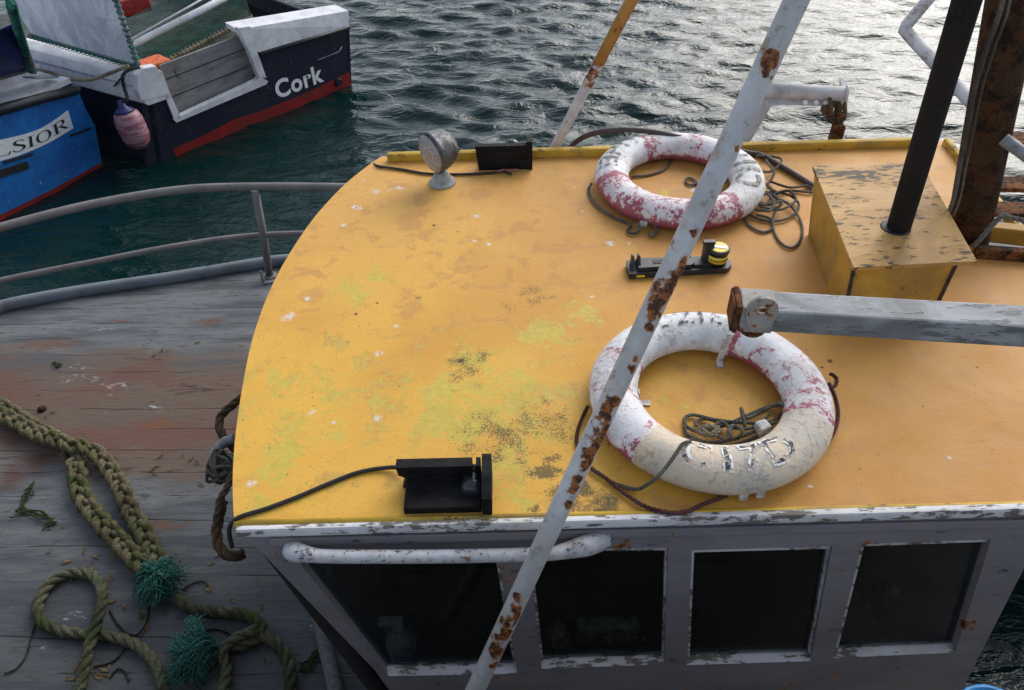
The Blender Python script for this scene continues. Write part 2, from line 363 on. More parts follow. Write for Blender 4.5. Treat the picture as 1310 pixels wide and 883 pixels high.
def m_deck():
    g = G('deck_planks', .6, spec=.3)
    warp = g.vm('ADD', g.P, g.sc(g.vm('SUBTRACT', g.noisec(2.0, 2), (.5, .5, .5)).outputs[0], (.0, .05, 0))).outputs[0]
    sx = g.n('ShaderNodeSeparateXYZ'); g.set(sx.inputs[0], warp); X, Y = sx.outputs[0], sx.outputs[1]
    yy = g.add(Y, g.mul(X, .03))
    fr = g.math('FRACT', g.mul(yy, 1 / .135)); seam = g.mx(g.thr(fr, .035, .0), g.thr(fr, .965, 1.0))
    seam = g.mul(seam, g.mul(g.thr(g.noise(5, 5, .7, k=(.5, 2, 1)), .40, .66), .8))
    plank = g.noise(1, 0, vec=g.sc(g.vm('ADD', g.P, (0, 0, 0)).outputs[0], (.1, 7.4, 0)))
    n1 = g.noise(6, 6, .7, k=(.22, 1.6, 1)); n2 = g.noise(30, 6, .7, k=(.3, 1.5, 1)); n3 = g.noise(3, 5, .6, k=(.5, 1, 1))
    col = g.mix(g.thr(n1, .3, .7), (.085, .092, .097), (.175, .185, .19))
    # the brown, rust-washed belt across the foredeck
    belt = g.math('SUBTRACT', 1.0, g.thr(g.math('ABSOLUTE', g.math('SUBTRACT', g.add(Y, g.mul(g.noise(1.6, 4, k=(.5, 1, 1)), .9)), 3.0)), .20, .85))
    rustw = g.thr(g.add(g.mul(belt, .42), g.mul(n1, .45)), .34, .66)
    col = g.mix(g.mul(rustw, .85), col, (.135, .085, .055))
    red = g.thr(g.add(g.mul(belt, .26), g.add(g.mul(n3, .45), g.mul(n2, .12))), .50, .62); col = g.mix(g.mul(red, .65), col, (.15, .060, .045))
    near = g.thr(g.add(Y, g.mul(n3, .6)), 2.6, 1.7); col = g.mix(g.mul(near, .6), col, (.036, .042, .049))  # vignette darkening painted into the colour of the near planks
    rs = g.mx(*[g.spot(wp(x, y, ZD), r, (.35, 1.3, 1), .7) for x, y, r in ((268, 412, .06), (215, 672, .06), (200, 545, .04), (155, 410, .04), (60, 440, .1))]); col = g.mix(g.mul(rs, .75), col, (.17, .07, .03))
    pl_ = g.mx(*[g.spot(wp(x, y, ZD), r, (1, 1, 1), .5) for x, y, r in ((20, 560, .14), (50, 590, .16), (15, 610, .14))]); col = g.mix(g.mul(pl_, .8), col, g.mix(n2, (.03, .012, .008), (.16, .055, .025)))
    chip = g.thr(g.add(g.mul(n2, .6), g.mul(n1, .4)), .60, .72); col = g.mix(g.mul(chip, .75), col, (.035, .028, .022))
    col = g.mix(g.mul(seam, .9), col, (.022, .018, .015))
    wd = g.mx(*[g.spot(wp(x, y, ZD), r, (.4, 1.4, 1), wv) for x, y, r, wv in ((130, 420, .05, .5), (100, 470, .05, .5), (105, 484, .07, .4), (150, 494, .06, .4), (195, 521, .03, .3), (205, 528, .015, .2), (140, 506, .01, .1), (122, 533, .012, .2), (95, 790, .04, .4), (410, 800, .05, .5), (60, 830, .03, .5))])
    wd = g.mul(wd, g.thr(g.noise(40, 5, .7, k=(.5, 1, 1)), .50, .72)); col = g.mix(g.mul(wd, .8), col, (.50, .50, .50))
    fl = g.mul(g.thr(g.noise(75, 3, .5), .90, .95), .6); col = g.mix(fl, col, (.30, .30, .29))
    h = g.add(g.add(g.mul(n2, .5), g.mul(n1, .4)), g.math('MULTIPLY', seam, -1.4))
    return g.done(col, g.add(.45, g.mul(n1, .25)), g.bump(h, .006, .7))
M['deck'] = m_deck()
M['gunwale'] = m_paint('grey_gunwale_paint', (.17, .195, .23), (.05, .05, .05), .55, dirt=.5)
M['rail'] = m_paint('railing_paint', (.20, .185, .185), (.13, .08, .06), .54, dirt=.4)

def m_water():
    g = G('harbour_water', .03, spec=.5)
    g.b.inputs['IOR'].default_value = 1.333
    n1 = g.noise(5.5, 3, .55, k=(.5, 1, 1), dist=.8, gain=1); n2 = g.noise(26, 3, .6, k=(.5, 1, 1), gain=1)
    return g.done((.0015, .017, .0155), None, g.bump(g.add(n1, g.mul(n2, .16)), .05, .8))
M['water'] = m_water()
def m_glass():
    g = G('window_glass', .05); geo = g.n('ShaderNodeNewGeometry'); dt = g.n('ShaderNodeVectorMath', operation='DOT_PRODUCT'); g.set(dt.inputs[0], geo.outputs['Incoming']); g.set(dt.inputs[1], geo.outputs['Normal'])
    f = g.add(.03, g.mul(.97, g.math('POWER', g.math('SUBTRACT', 1.0, g.math('ABSOLUTE', dt.outputs['Value'])), 5.0)))   # Schlick, thin sheet
    tr = g.n('ShaderNodeBsdfTransparent'); tr.inputs[0].default_value = (.70, .74, .75, 1); gl = g.n('ShaderNodeBsdfGlossy'); gl.inputs['Roughness'].default_value = .06
    g.set(gl.inputs['Normal'], g.bump(g.noise(6, 2), .01, .1))
    df = g.n('ShaderNodeBsdfDiffuse'); df.inputs[0].default_value = (.5, .5, .48, 1)
    film = g.n('ShaderNodeMixShader'); g.set(film.inputs[0], g.add(.006, g.mul(g.thr(g.noise(30, 6, .7, dist=1.0, k=(1, 1, .3)), .65, .95), .05))); g.t.links.new(tr.outputs[0], film.inputs[1]); g.t.links.new(df.outputs[0], film.inputs[2]); tr = film
    mxn = g.n('ShaderNodeMixShader'); g.set(mxn.inputs[0], f); g.t.links.new(tr.outputs[0], mxn.inputs[1]); g.t.links.new(gl.outputs[0], mxn.inputs[2]); g.t.links.new(mxn.outputs[0], g.o.inputs[0])
    return g.m
M['glass'] = m_glass()

# ------------------------------------------------------------------ water, harbour bed, quay
def make_water():
    X0, X1, Y0, Y1, st = -10.0, 11.0, 2.0, 16.0, .045
    nx, ny = int((X1 - X0) / st) + 1, int((Y1 - Y0) / st) + 1
    gx, gy = np.meshgrid(np.linspace(X0, X1, nx), np.linspace(Y0, Y1, ny)); z = np.zeros_like(gx)
    rs = np.random.RandomState(5)
    shelter = 1 / (1 + np.exp(-((gx + 1.9) + .55 * (gy - 7.2)) * 1.3))        # calmer between the hulls
    for i in range(110):
        lam = .19 * (1.3 / .19) ** rs.rand(); a = R(84) + rs.randn() * .42; k = 2 * math.pi / lam
        amp = .0045 * lam ** .95 * (1.0 if lam < .7 else .35)
        ph = k * (gx * math.cos(a) + gy * math.sin(a)) + rs.rand() * 6.28
        if lam < .5: ph = ph + .8 * np.sin(gx * 1.1 + i) * np.cos(gy * .9 + i * 2)
        z += amp * (.55 + .45 * shelter if lam < .8 else .5 + .5 * shelter) * np.sin(ph)
    z *= .95 + .35 * np.sin(gx * .5 + .4 * gy + 1) * np.cos(gy * .37)
    edge = np.minimum.reduce([gx - X0, X1 - gx, gy - Y0, Y1 - gy]); z *= np.clip(edge / 1.0, 0, 1)
    co = np.stack([gx, gy, z], -1).reshape(-1, 3)
    idx = np.arange(nx * ny).reshape(ny, nx)
    q = np.stack([idx[:-1, :-1], idx[:-1, 1:], idx[1:, 1:], idx[1:, :-1]], -1).reshape(-1, 4)
    Bv = [(-400, -400, 0), (400, -400, 0), (400, 900, 0), (-400, 900, 0), (X0, Y0, 0), (X1, Y0, 0), (X1, Y1, 0), (X0, Y1, 0)]
    n0 = len(co); co = np.vstack([co, np.array(Bv)])
    fr = [(n0, n0 + 1, n0 + 5, n0 + 4), (n0 + 1, n0 + 2, n0 + 6, n0 + 5), (n0 + 2, n0 + 3, n0 + 7, n0 + 6), (n0 + 3, n0, n0 + 4, n0 + 7)]
    me = bpy.data.meshes.new('water'); me.from_pydata(co.tolist(), [], q.tolist() + fr)
    me.polygons.foreach_set('use_smooth', [True] * len(me.polygons)); me.materials.append(M['water'])
    o = bpy.data.objects.new('water', me); C.objects.link(o); o['kind'] = 'structure'
make_water()
b = BM(); prism(b, [(-60, -40, -.5), (60, -40, -.5), (60, .42, -.5), (-60, .42, -.5)], (0, 0, 2.68))  # unseen quay, made taller and closer to block low sky light
q = obj('quay', b, m_flat('quay_stone', (.10, .10, .095), .9, sc=4)); q['kind'] = 'structure'

# ------------------------------------------------------------------ the fishing boat we look down on
boat = thing('fishing_boat', 'fishing boat in the foreground with yellow wheelhouse roof and weathered grey plank foredeck', 'boat', (0, 2.1, 0))
edge_px = [(-40, 412), (15, 397), (100, 381), (200, 366), (270, 355), (350, 342), (420, 336)]
edge = [at(x, y, ZD) for x, y in edge_px]
edge += [Vector((-.4, 4.0, ZD)), Vector((1.2, 4.1, ZD)), Vector((3.2, 4.05, ZD)), Vector((5.5, 3.8, ZD))]
bow = [Vector((-4.2, 3.05, ZD)), Vector((-5.1, 2.55, ZD)), Vector((-5.5, 2.1, ZD)), Vector((-5.1, 1.6, ZD)), Vector((-4.0, 1.15, ZD)), Vector((-2.6, .78, ZD)), Vector((-.8, .66, ZD)), Vector((.3, .80, ZD)), Vector((1.0, 1.05, ZD)), Vector((1.35, 1.7, ZD)), Vector((3.0, 2.1, ZD)), Vector((5.5, 2.1, ZD))]
outline = catmull(bow[::-1] + edge, 5)
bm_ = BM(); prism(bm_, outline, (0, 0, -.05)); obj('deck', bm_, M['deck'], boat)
bm_ = BM(); cy = Vector((0, 2.1, 0)); lo = []
for p in outline: lo.append(Vector((p.x * .97, 2.1 + (p.y - 2.1) * .9, -.4)))
out_ = [Vector((p.x, 2.1 + (p.y - 2.1) * 1.03, ZD - .03)) for p in outline]
A_ = [bm_.verts.new(p) for p in out_]; B_ = [bm_.verts.new(p) for p in lo]
for i in range(len(A_)): bm_.faces.new((A_[i], A_[(i + 1) % len(A_)], B_[(i + 1) % len(A_)], B_[i]))
obj('hull', bm_, m_flat('boat_hull_paint', (.03, .06, .10), .4, sc=6), boat)
bm_ = BM(); gp = catmull(bow[2::-1] + edge, 6)
tube(bm_, [p + Vector((0, .02, .03)) for p in gp], .038, 10, prof=lambda i, a: 1 if abs(math.sin(a)) < .7 else .85)
obj('gunwale', bm_, M['gunwale'], boat)
bm_ = BM(); gp2 = catmull(bow[2:-4], 6); tube(bm_, [p + Vector((0, 0, .045)) for p in gp2], .055, 10); obj('gunwale', bm_, M['gunwale'], boat)
# guard rail round the bow
rail = BM()
top = [at(x, y, ZD + .62) for x, y in [(-60, 310), (15, 287), (120, 261), (230, 243), (330, 239), (455, 240), (560, 243)]]
low = [at(x, y, ZD + .31) for x, y in [(-60, 374), (15, 356), (120, 335), (230, 314), (330, 301), (455, 298), (560, 300)]]
tube(rail, catmull(top, 6), .0235, 12); tube(rail, catmull(low, 6), .017, 10)
gr = obj('guard_rail', rail, M['rail'], boat)
def post(px):
    pb = BM(); base = px; t = min(top, key=lambda p: abs(p.x - base.x)); tube(pb, [base, at(337, 301, ZD + .31), at(326, 243, ZD + .615)], .022, 10); lathe(pb, [(.045, 0), (.045, .012), (.03, .016)], base + Vector((0, 0, .0)), seg=16)
    obj('rail_post', pb, M['rail'], gr)
post(at(345, 354, ZD)); 

# wheelhouse: window wall on the near side, reverse-raked curved front, roof slab
NW = Vector((0, -.966, .259)); PW = Vector((0, 1.155, ZR))
def wl(x, y, out=0.0): return onp(x, y, PW + NW * out, NW)
IN = -NW * .045
wh_ = BM()
def wq(pts, off=IN, out=0.0): prism(wh_, [wl(x, y, out) for x, y in pts], off)
W = [[(372, 706), (636, 704), (662, 862), (497, 865)], [(676, 703), (855, 701), (850, 850), (693, 856)], [(885, 704), (1065, 699), (1037, 846), (879, 851)], [(1103, 696), (1268, 690), (1222, 835), (1066, 842)]]
def lerp(a, b_, t): return (a[0] + (b_[0] - a[0]) * t, a[1] + (b_[1] - a[1]) * t)
tl = (301, 672); tr = (1345, 645)
def topx(x): t = (x - 301) / (1345 - 301); return (x, 672 - 27 * t)
ext = 30                                 # rows the wall runs on below the sills
bot = [(515, 893), (668, 893), (700, 893), (848, 893), (876, 893), (1026, 893), (1058, 893), (1205, 893)]
# top strip pieces, posts, bottom strip: each butts on the next
wq([topx(301), topx(372), W[0][0]]); 
cols = [301, 372, 636, 676, 855, 885, 1065, 1103, 1268, 1345]
wtop = [None, W[0][0], W[0][1], W[1][0], W[1][1], W[2][0], W[2][1], W[3][0], W[3][1], (1330, 688)]
for i in range(1, 9): wq([topx(cols[i]), topx(cols[i + 1]), wtop[i + 1], wtop[i]])
wq([topx(301), W[0][0], W[0][3], (480, 858)])
wq([(480, 858), W[0][3], bot[0], (505, 893)])
for i in range(3):
    a, c = W[i], W[i + 1]; wq([a[1], c[0], c[3], a[2]]); wq([a[2], c[3], bot[2 * i + 2], bot[2 * i + 1]])
wq([W[3][1], (1330, 688), (1232, 880), W[3][2]]); wq([W[3][2], (1232, 880), (1226, 893), bot[7]])
for i in range(4): wq([W[i][3], W[i][2], bot[2 * i + 1], bot[2 * i]])
# side wall below, out of the wall's foot
foot = [wl(505, 893), wl(1226, 893)]
prism(wh_, [foot[0], foot[1], Vector((foot[1].x, foot[1].y, ZD)), Vector((foot[0].x + .05, foot[0].y, ZD))], (0, .045, 0))
# far wall, after wall, curved front
prism(wh_, [Vector((-.35, 3.1, ZR - .035)), Vector((1.75, 3.12, ZR - .035)), Vector((1.65, 3.3, ZD)), Vector((-.1, 3.3, ZD))], (0, -.045, 0))
roof_left = [(300, 669), (298, 640), (298, 600), (302, 550), (311, 490), (324, 430), (345, 372), (370, 325), (403, 277), (440, 237), (472, 211), (488, 200)]
RL = [at(x, y) for x, y in roof_left]
Vt, Vb = [], []
for k, p in enumerate(RL):
    t = k / (len(RL) - 1); q_ = Vector((p.x + .05, p.y, ZR - .03)); ft = foot[0].lerp(Vector((-.1, 3.3, ZD)), t); bul = math.sin(t * math.pi) * .22
    if k == 0: q_ = Vector((p.x + .012, 1.165, ZR - .03))
    Vt.append(wh_.verts.new(q_)); Vb.append(wh_.verts.new(Vector((ft.x - bul, ft.y if k else foot[0].y + .01, ZD))))
for i in range(len(Vt) - 1): wh_.faces.new((Vt[i], Vt[i + 1], Vb[i + 1], Vb[i]))
_a, _b = wl(1325, 690, -.05), wl(1226, 889, -.05)
prism(wh_, [_a, Vector((_a.x, 3.1, ZR - .036)), Vector((_b.x, 3.2, ZD)), Vector((_b.x, _b.y, ZD)), _b], (-.03, 0, 0))
wheel = obj('wheelhouse', wh_, M['fascia'], boat)
# roof slab
notch = [(1165, 180.5), (1206, 180), (1232, 214), (1262, 252), (1246, 318), (1345, 325), (1352, 644)]
rp = [Vector(p) for p in catmull(RL, 3)] + [at(x, y) for x, y in notch]
rb = BM(); prism(rb, rp, (0, 0, -.035)); bevel_all(rb, .008, 3, 40); obj('roof', rb, M['roof'], wheel)
# painted lips of the roof: near edge, far coaming, after coaming
eb = BM(); tube(eb, [at(301, 669, ZR - .004) + Vector((.0, -.004, 0)), at(1350, 644, ZR - .004) + Vector((0, -.004, 0))], .011, 8); obj('roof_edge', eb, M['yellow_edge'], wheel)
cb = BM(); beam(cb, at(496, 206, ZR) + Vector((0, .0, .018)), at(1168, 187, ZR) + Vector((0, 0, .018)), .035, .045, bev=.012); obj('roof_coaming', cb, M['yellow_edge'], wheel)
cb = BM(); beam(cb, at(1205, 184, ZR) + Vector((.012, 0, .012)), at(1300, 300, ZR) + Vector((.012, 0, .012)), .03, .04, bev=.012); obj('roof_coaming', cb, M['yellow_edge'], wheel)
cb = BM(); beam(cb, at(1262, 296, ZR), at(1350, 306, ZR), .05, .07, bev=.006); obj('roof_beam', cb, M['box_paint'], wheel)
cb = BM(); beam(cb, at(1246, 322, ZR + .02), at(1350, 330, ZR + .02), .035, .05, bev=.006); obj('roof_beam', cb, M['rust'], wheel)
# white capping and the moulding under it
mb = BM(); a, b_ = wl(303, 679, .008), wl(1350, 651, .008); beam(mb, a, b_, .028, .030, up=-NW.cross(Vector((1, 0, 0))), bev=.008); obj('roof_capping', mb, M['white_edge'], wheel)
mb = BM(); a, b_ = wl(345, 693, .004), wl(1348, 668, .004); beam(mb, a, b_, .012, .030, up=-NW.cross(Vector((1, 0, 0))), bev=.005); obj('drip_moulding', mb, M['fascia'], wheel)
# windows: putty beads, sill, pane
for i, q4 in enumerate(W):
    fr_ = BM(); P4 = [wl(x, y, -.012) for x, y in q4]; cen = sum(P4, Vector()) / 4
    I4 = [p + (cen - p).normalized() * .011 for p in P4]; S4 = [p + (cen - p).normalized() * .018 for p in P4]
    for k in range(4):
        a, b_, c, d = P4[k], P4[(k + 1) % 4], I4[(k + 1) % 4], I4[k]
        if k == 2: prism(fr_, [wl(*q4[3], .003), wl(*q4[2], .003), wl(*lerp(q4[2], q4[1], .07), -.02), wl(*lerp(q4[3], q4[0], .07), -.02)], IN * .4)
        else: prism(fr_, [a, b_, c, d], IN * .5)
    fo = obj('window_frame', fr_, M['white_edge'], wheel)
    pn = BM(); prism(pn, [wl(x, y, -.026) for x, y in q4], -NW * .004); obj('window_pane', pn, M['glass'], wheel)
# grab rail on the window wall
hb = BM(); hp = [wl(372, 704, .0), wl(378, 706, .028), wl(398, 710, .052), wl(430, 712, .055), wl(560, 712, .055), wl(690, 709, .055), wl(718, 706, .052), wl(750, 698, .036), wl(776, 690, .004)]
hs = catmull(hp, 8); hr = []
for i in range(len(hs)):
    t = i / (len(hs) - 1); e = min(t, 1 - t) * 8; hr.append(.0185 + .010 * math.exp(-((e - .9) / .9) ** 2))
tube(hb, hs, hr, 14); obj('grab_rail', hb, M['handrail'], wheel)
# cabin floor and shelf seen through the panes
SHZ = wl(515, 838, -.13).z; fb = BM(); box(fb, (.42, wl(700, 838, -.13).y + .13, SHZ - .015), (1.5, .36, .03)); obj('cabin_shelf', fb, m_flat('cabin_shelf_wood', (.03, .022, .018), .7), wheel)

b = BM(); box(b, (.36, 1.62, 1.45), (2.0, .02, .98)); obj('cabin_lining', b, m_flat('dark_cabin_lining', (.010, .010, .011), .8), wheel)  # added black panels standing in for the dark inside the cabin
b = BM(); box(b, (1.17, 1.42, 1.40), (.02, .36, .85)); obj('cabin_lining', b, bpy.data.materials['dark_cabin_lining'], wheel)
# ------------------------------------------------------------------ things in the cabin
c = wl(517, 836, -.13); c.z = SHZ + .001
jug = thing('spray_bottle', 'clear plastic spray bottle behind the glass of the leftmost window', 'bottle', tuple(c))
b = BM(); lathe(b, [(.042, 0), (.047, .01), (.047, .10), (.040, .13), (.018, .16), (.016, .18)], c, seg=24); obj('bottle', b, m_flat('cloudy_plastic', (.15, .175, .19), .25), jug)
b = BM(); lathe(b, [(.02, .18), (.02, .20)], c); box(b, c + Vector((-.015, 0, .215)), (.075, .028, .03), bev=.006); box(b, c + Vector((-.035, 0, .185)), (.008, .012, .045)); obj('spray_head', b, m_flat('grey_head', (.20, .20, .19), .5), jug)
b = BM(); lathe(b, [(.0475, .03), (.0475, .08)], c); obj('bottle_label', b, m_flat('blue_print', (.05, .09, .25), .5), jug)
c = wl(775, 832, -.15); c.z = SHZ + .001
bag = thing('paper_packet', 'crumpled printed packet behind the second window, its lettering reversed', 'packet', tuple(c))
b = BM(); box(b, c + Vector((0, .02, .06)), (.20, .05, .12), bev=.015); obj('packet', b, m_flat('packet_paper', (.12, .11, .08), .7, var=.6), bag)
b = text_bm('LYONS', .045, lambda x, y: c + Vector((.05 - x, -.0065, .055 + y)), bold=.0008, cuts=0); obj('lettering', b, m_flat('packet_print', (.5, .42, .18), .6), bag)
c = wl(712, 832, -.17); c.z = SHZ + .001
b = BM(); lathe(b, [(.05, 0), (.055, .01), (.03, .10), (.012, .13)], c, seg=20); tag(obj('rag_bundle', b, m_flat('rag_cloth', (.13, .11, .08), .9, var=.5), None), 'brownish bundle of cloth on the shelf behind the second window', 'rag')

# ------------------------------------------------------------------ life rings
def m_ring(name, bands, redamt, cream, flip=0):
    """bands: angular ranges (deg) that were once red; cream: range gone yellowish"""
    g = G(name, .5, spec=.4); sx = g.n('ShaderNodeSeparateXYZ'); g.set(sx.inputs[0], g.O)
    ang = g.math('MULTIPLY', g.math('ARCTAN2', sx.outputs[1], sx.outputs[0]), 180 / math.pi)
    ang = g.add(ang, g.mul(g.math('SUBTRACT', g.noise(12, 4), .5), 10))
    def rng(a, b_):
        mid, half = (a + b_) / 2, (b_ - a) / 2
        d = g.math('ABSOLUTE', g.math('SUBTRACT', g.math('FLOORED_MODULO', g.math('ADD', g.math('SUBTRACT', ang, mid), 180 + 720), 360), 180)); return g.thr(d, half + 1.0, half - 1.0), d, half
    n1 = g.noise(11, 6, .68, vec=g.O, dist=.6); n2 = g.noise(45, 5, .7, vec=g.O)
    col = g.mix(g.thr(n1, .35, .7), (.66, .66, .68), (.78, .78, .79))
    if cream:
        cm, _, _ = rng(*cream); col = g.mix(g.mul(cm, g.add(.45, g.mul(n1, .6))), col, (.62, .47, .28))
    gm, _, _ = rng(60, 140); col = g.mix(g.mul(g.thr(g.noise(6, 5, .7, vec=g.O), .42, .66), .55), col, (.40, .40, .38))
    gr_ = g.thr(g.add(g.mul(n2, .6), g.mul(n1, .4)), .58, .64); col = g.mix(g.mul(gr_, .5), col, (.22, .22, .20))
    for (a, b_), ra in zip(bands, redamt):
        m, d, half = rng(a, b_)
        edge_ = g.thr(g.math('ABSOLUTE', g.math('SUBTRACT', d, half - 3)), 5, 1)
        v = g.add(g.add(g.mul(n1, .38), g.add(g.mul(n2, .38), g.mul(g.noise(120, 4, .75, vec=g.O, k=(1, 1, .5)), .24))), g.add(ra - .01, g.mul(edge_, .10)))
        low_ = g.thr(sx.outputs[2], .02, -.03)
        v = g.add(v, g.mul(low_, .22)); rr = g.mul(m, g.thr(v, .58, .68)); pink = g.mul(m, g.thr(v, .48, .62))
        col = g.mix(g.mul(pink, .35), col, (.62, .35, .40)); col = g.mix(g.mul(rr, .9), col, g.mix(n2, (.20, .012, .035), (.33, .04, .08)))
    cr = g.thr(g.vor(10, vec=g.vm('ADD', g.O, g.sc(g.noisec(8, 3, g.O), (.06, .06, .06))).outputs[0], feat='DISTANCE_TO_EDGE'), .03, .0)
    cr = g.mul(cr, g.thr(g.noise(7, 3, vec=g.O), .60, .68)); col = g.mix(g.mul(cr, .5), col, (.25, .24, .23))
    return g.done(col, g.add(.42, g.mul(n1, .25)), g.bump(g.add(g.mul(n1, .8), g.add(g.mul(n2, .4), g.mul(cr, -.3))), .006, .6))
def m_worn(name, col, lo=.47):
    g = G(name, .6); n = g.add(g.mul(g.noise(55, 5, .7, vec=g.O), .6), g.mul(g.noise(16, 4, .6, vec=g.O), .4))
    tr = g.n('ShaderNodeBsdfTransparent'); ms = g.n('ShaderNodeMixShader'); g.set(ms.inputs[0], g.thr(n, lo, lo + .04)); g.t.links.new(tr.outputs[0], ms.inputs[1]); g.t.links.new(g.b.outputs[0], ms.inputs[2]); g.t.links.new(ms.outputs[0], g.o.inputs[0])
    g.done(col); return g.m
M['worn_black'] = m_worn('worn_black_lettering', (.03, .035, .045), .50)
M['faint_black'] = m_worn('faint_grey_lettering', (.16, .16, .16), .44)
M['worn_white'] = m_worn('white_letter_surround', (.80, .80, .79), .48)
RM, RH, RV = .286, .0725, .056
def ring_pt(c, al, ph, off=0, rot=None):
    h, v = RH + off, RV + off; p = Vector(((RM + h * math.cos(ph)) * math.cos(al), (RM + h * math.cos(ph)) * math.sin(al), v * math.sin(ph)))
    if rot: p = rot @ p
    return c + p
def life_ring(c, label, mat, tilt=(0, 0)):
    rot = (Matrix.Rotation(R(tilt[0]), 3, 'X') @ Matrix.Rotation(R(tilt[1]), 3, 'Y')); t = thing('life_ring', label, 'life ring', tuple(c), 'white and red life rings lying on the roof')
    b = BM(); NA, NP = 144, 32; vs = []
    for i in range(NA):
        al = 2 * math.pi * i / NA; k = 1 + .012 * math.sin(3 * al + c.x * 9) + .008 * math.sin(7 * al)
        vs.append([b.verts.new(ring_pt(c, al, 2 * math.pi * j / NP, (k - 1) * RH, rot)) for j in range(NP)])
    for i in range(NA):
        for j in range(NP): f = b.faces.new((vs[i][j], vs[(i + 1) % NA][j], vs[(i + 1) % NA][(j + 1) % NP], vs[i][(j + 1) % NP])); f.smooth = True
    obj('ring_body', b, mat, t); return t, rot
def ring_text(t, c, rot, s, deg, size, mat, bold=0, out=1, phc=90, name='lettering', space=1.1, off=.0035):
    """out=1: letter feet point away from the centre; -1: letter heads do"""
    def wf(x, y):
        if out == 1: al = R(deg) + x / RM; ph = R(phc) + y / RH
        else: al = R(deg) - x / RM; ph = R(phc) - y / RH
        return ring_pt(c, al, ph, off, rot)
    o = obj(name, text_bm(s, size, wf, bold, 3, space), mat, t); return o
c1 = at(907, 504, ZR + .056); r1, q1 = life_ring(c1, 'life ring nearer the window wall, flecked crimson, with worn C17D on its cream side', m_ring('near_ring_paint', [(-28, 62), (148, 222)], [.03, .01], (222, 332)))
ring_text(r1, c1, q1, 'C17D', -87, .118, M['worn_white'], .007, 1, 86, 'letter_surround', 1.16, .0028); ring_text(r1, c1, q1, 'C17D', -87, .118, M['worn_black'], .0005, 1, 86, space=1.2)
ring_text(r1, c1, q1, 'UZIE', 94, .10, M['worn_black'], .001, -1, 84, space=1.15)
c2 = at(868.5, 227.5, ZR + .056); r2, q2 = life_ring(c2, 'life ring nearer the water, heavy crimson paint along its near side, faded letters', m_ring('far_ring_paint', [(35, 118), (186, 305)], [.05, .12], None))
ring_text(r2, c2, q2, 'CIII', -8, .15, M['faint_black'], .004, 1, 88, space=1.25); ring_text(r2, c2, q2, 'UHEI', 150, .115, M['faint_black'], .002, 1, 70, space=1.15)
# grab lines and straps fixed to the rings
def strap(t, c, deg, ph0=60, ph1=-50, inner=False, w=.012):
    b = BM(); pa = []; al = R(deg)
    rng = range(0, 13)
    for k in rng:
        ph = R(ph0 + (ph1 - ph0) * k / 12); ph = math.pi - ph if inner else ph
        pa.append(ring_pt(c, al, ph, .003))
    tn = Vector((-math.sin(al), math.cos(al), 0)); L = []; Hh = []
    for p in pa:
        L.append((p - tn * w, p + tn * w))
    for (a, a2), (e, e2) in zip(L, L[1:]):
        prism(b, [a, a2, e2, e], ((a - c).normalized() * .003) if not inner else (-(Vector((math.cos(al), math.sin(al), 0))) * .003))
    obj('strap', b, M['zinc'], t)
b = BM(); pts = []
for k in range(-175, -10, 6): pts.append(c1 + Vector(((RM + RH + .014 + .02 * abs(math.sin(R(k * 2.2)))) * math.cos(R(k)), (RM + RH + .014 + .035 * abs(math.sin(R(k * 2.2)))) * math.sin(R(k)), -.047)))
pts2 = [at(x, y, ZR + .012) for x, y in [(757, 600), (775, 612), (800, 632), (830, 650), (870, 656), (900, 645), (930, 634)]]
rope3(b, catmull(pts2, 8), .0062, step=.004, seg=6); obj('grab_line', b, M['rope_red'], r1)
b = BM(); rope3(b, catmull([at(1040, 585, ZR + .02), at(1062, 562, ZR + .02), at(1072, 535, ZR + .02), at(1069, 510, ZR + .03), at(1060, 490, ZR + .05)], 8), .0062, step=.004, seg=6)
obj('grab_line', b, M['rope_red'], r1); b = BM(); rope3(b, catmull([at(1062, 478, ZR + .05), at(1070, 484, ZR + .04), at(1068, 494, ZR + .04), at(1056, 497, ZR + .06)], 6), .0062, step=.004, seg=6)
obj('grab_line', b, M['rope_red'], r1); b = BM(); rope3(b, catmull([at(752, 520, ZR + .02), at(741, 545, ZR + .01), at(738, 565, ZR + .01), at(745, 585, ZR + .01), at(757, 600, ZR + .012)], 8), .006, step=.004, seg=6)
obj('grab_line', b, M['rope_red'], r1)
b = BM()
b.free()
for k in (-86, -78): b = BM(); al = R(k); box(b, ring_pt(c1, al, R(-35), .004), (.022, .012, .03), bev=.003); obj('strap', b, M['zinc'], r1)
b = BM(); rope3(b, catmull([at(757, 235, ZR + .02), at(753, 245, ZR + .01), at(762, 262, ZR + .01), at(785, 278, ZR + .01), at(806, 287, ZR + .01), at(803, 296, ZR + .012), at(812, 299, ZR + .012), at(819, 293, ZR + .02), at(815, 286, ZR + .03)], 8), .006, step=.005, seg=6)
obj('grab_line', b, M['rope_grey'], r2); b = BM(); rope3(b, catmull([at(838, 288, ZR + .02), at(841, 296, ZR + .012), at(834, 302, ZR + .012), at(830, 296, ZR + .012)], 6), .006, step=.005, seg=6)
obj('grab_line', b, M['rope_grey'], r2)
b = BM(); box(b, at(823, 286, ZR + .03), (.03, .02, .022), bev=.006); obj('strap', b, M['zinc'], r2)
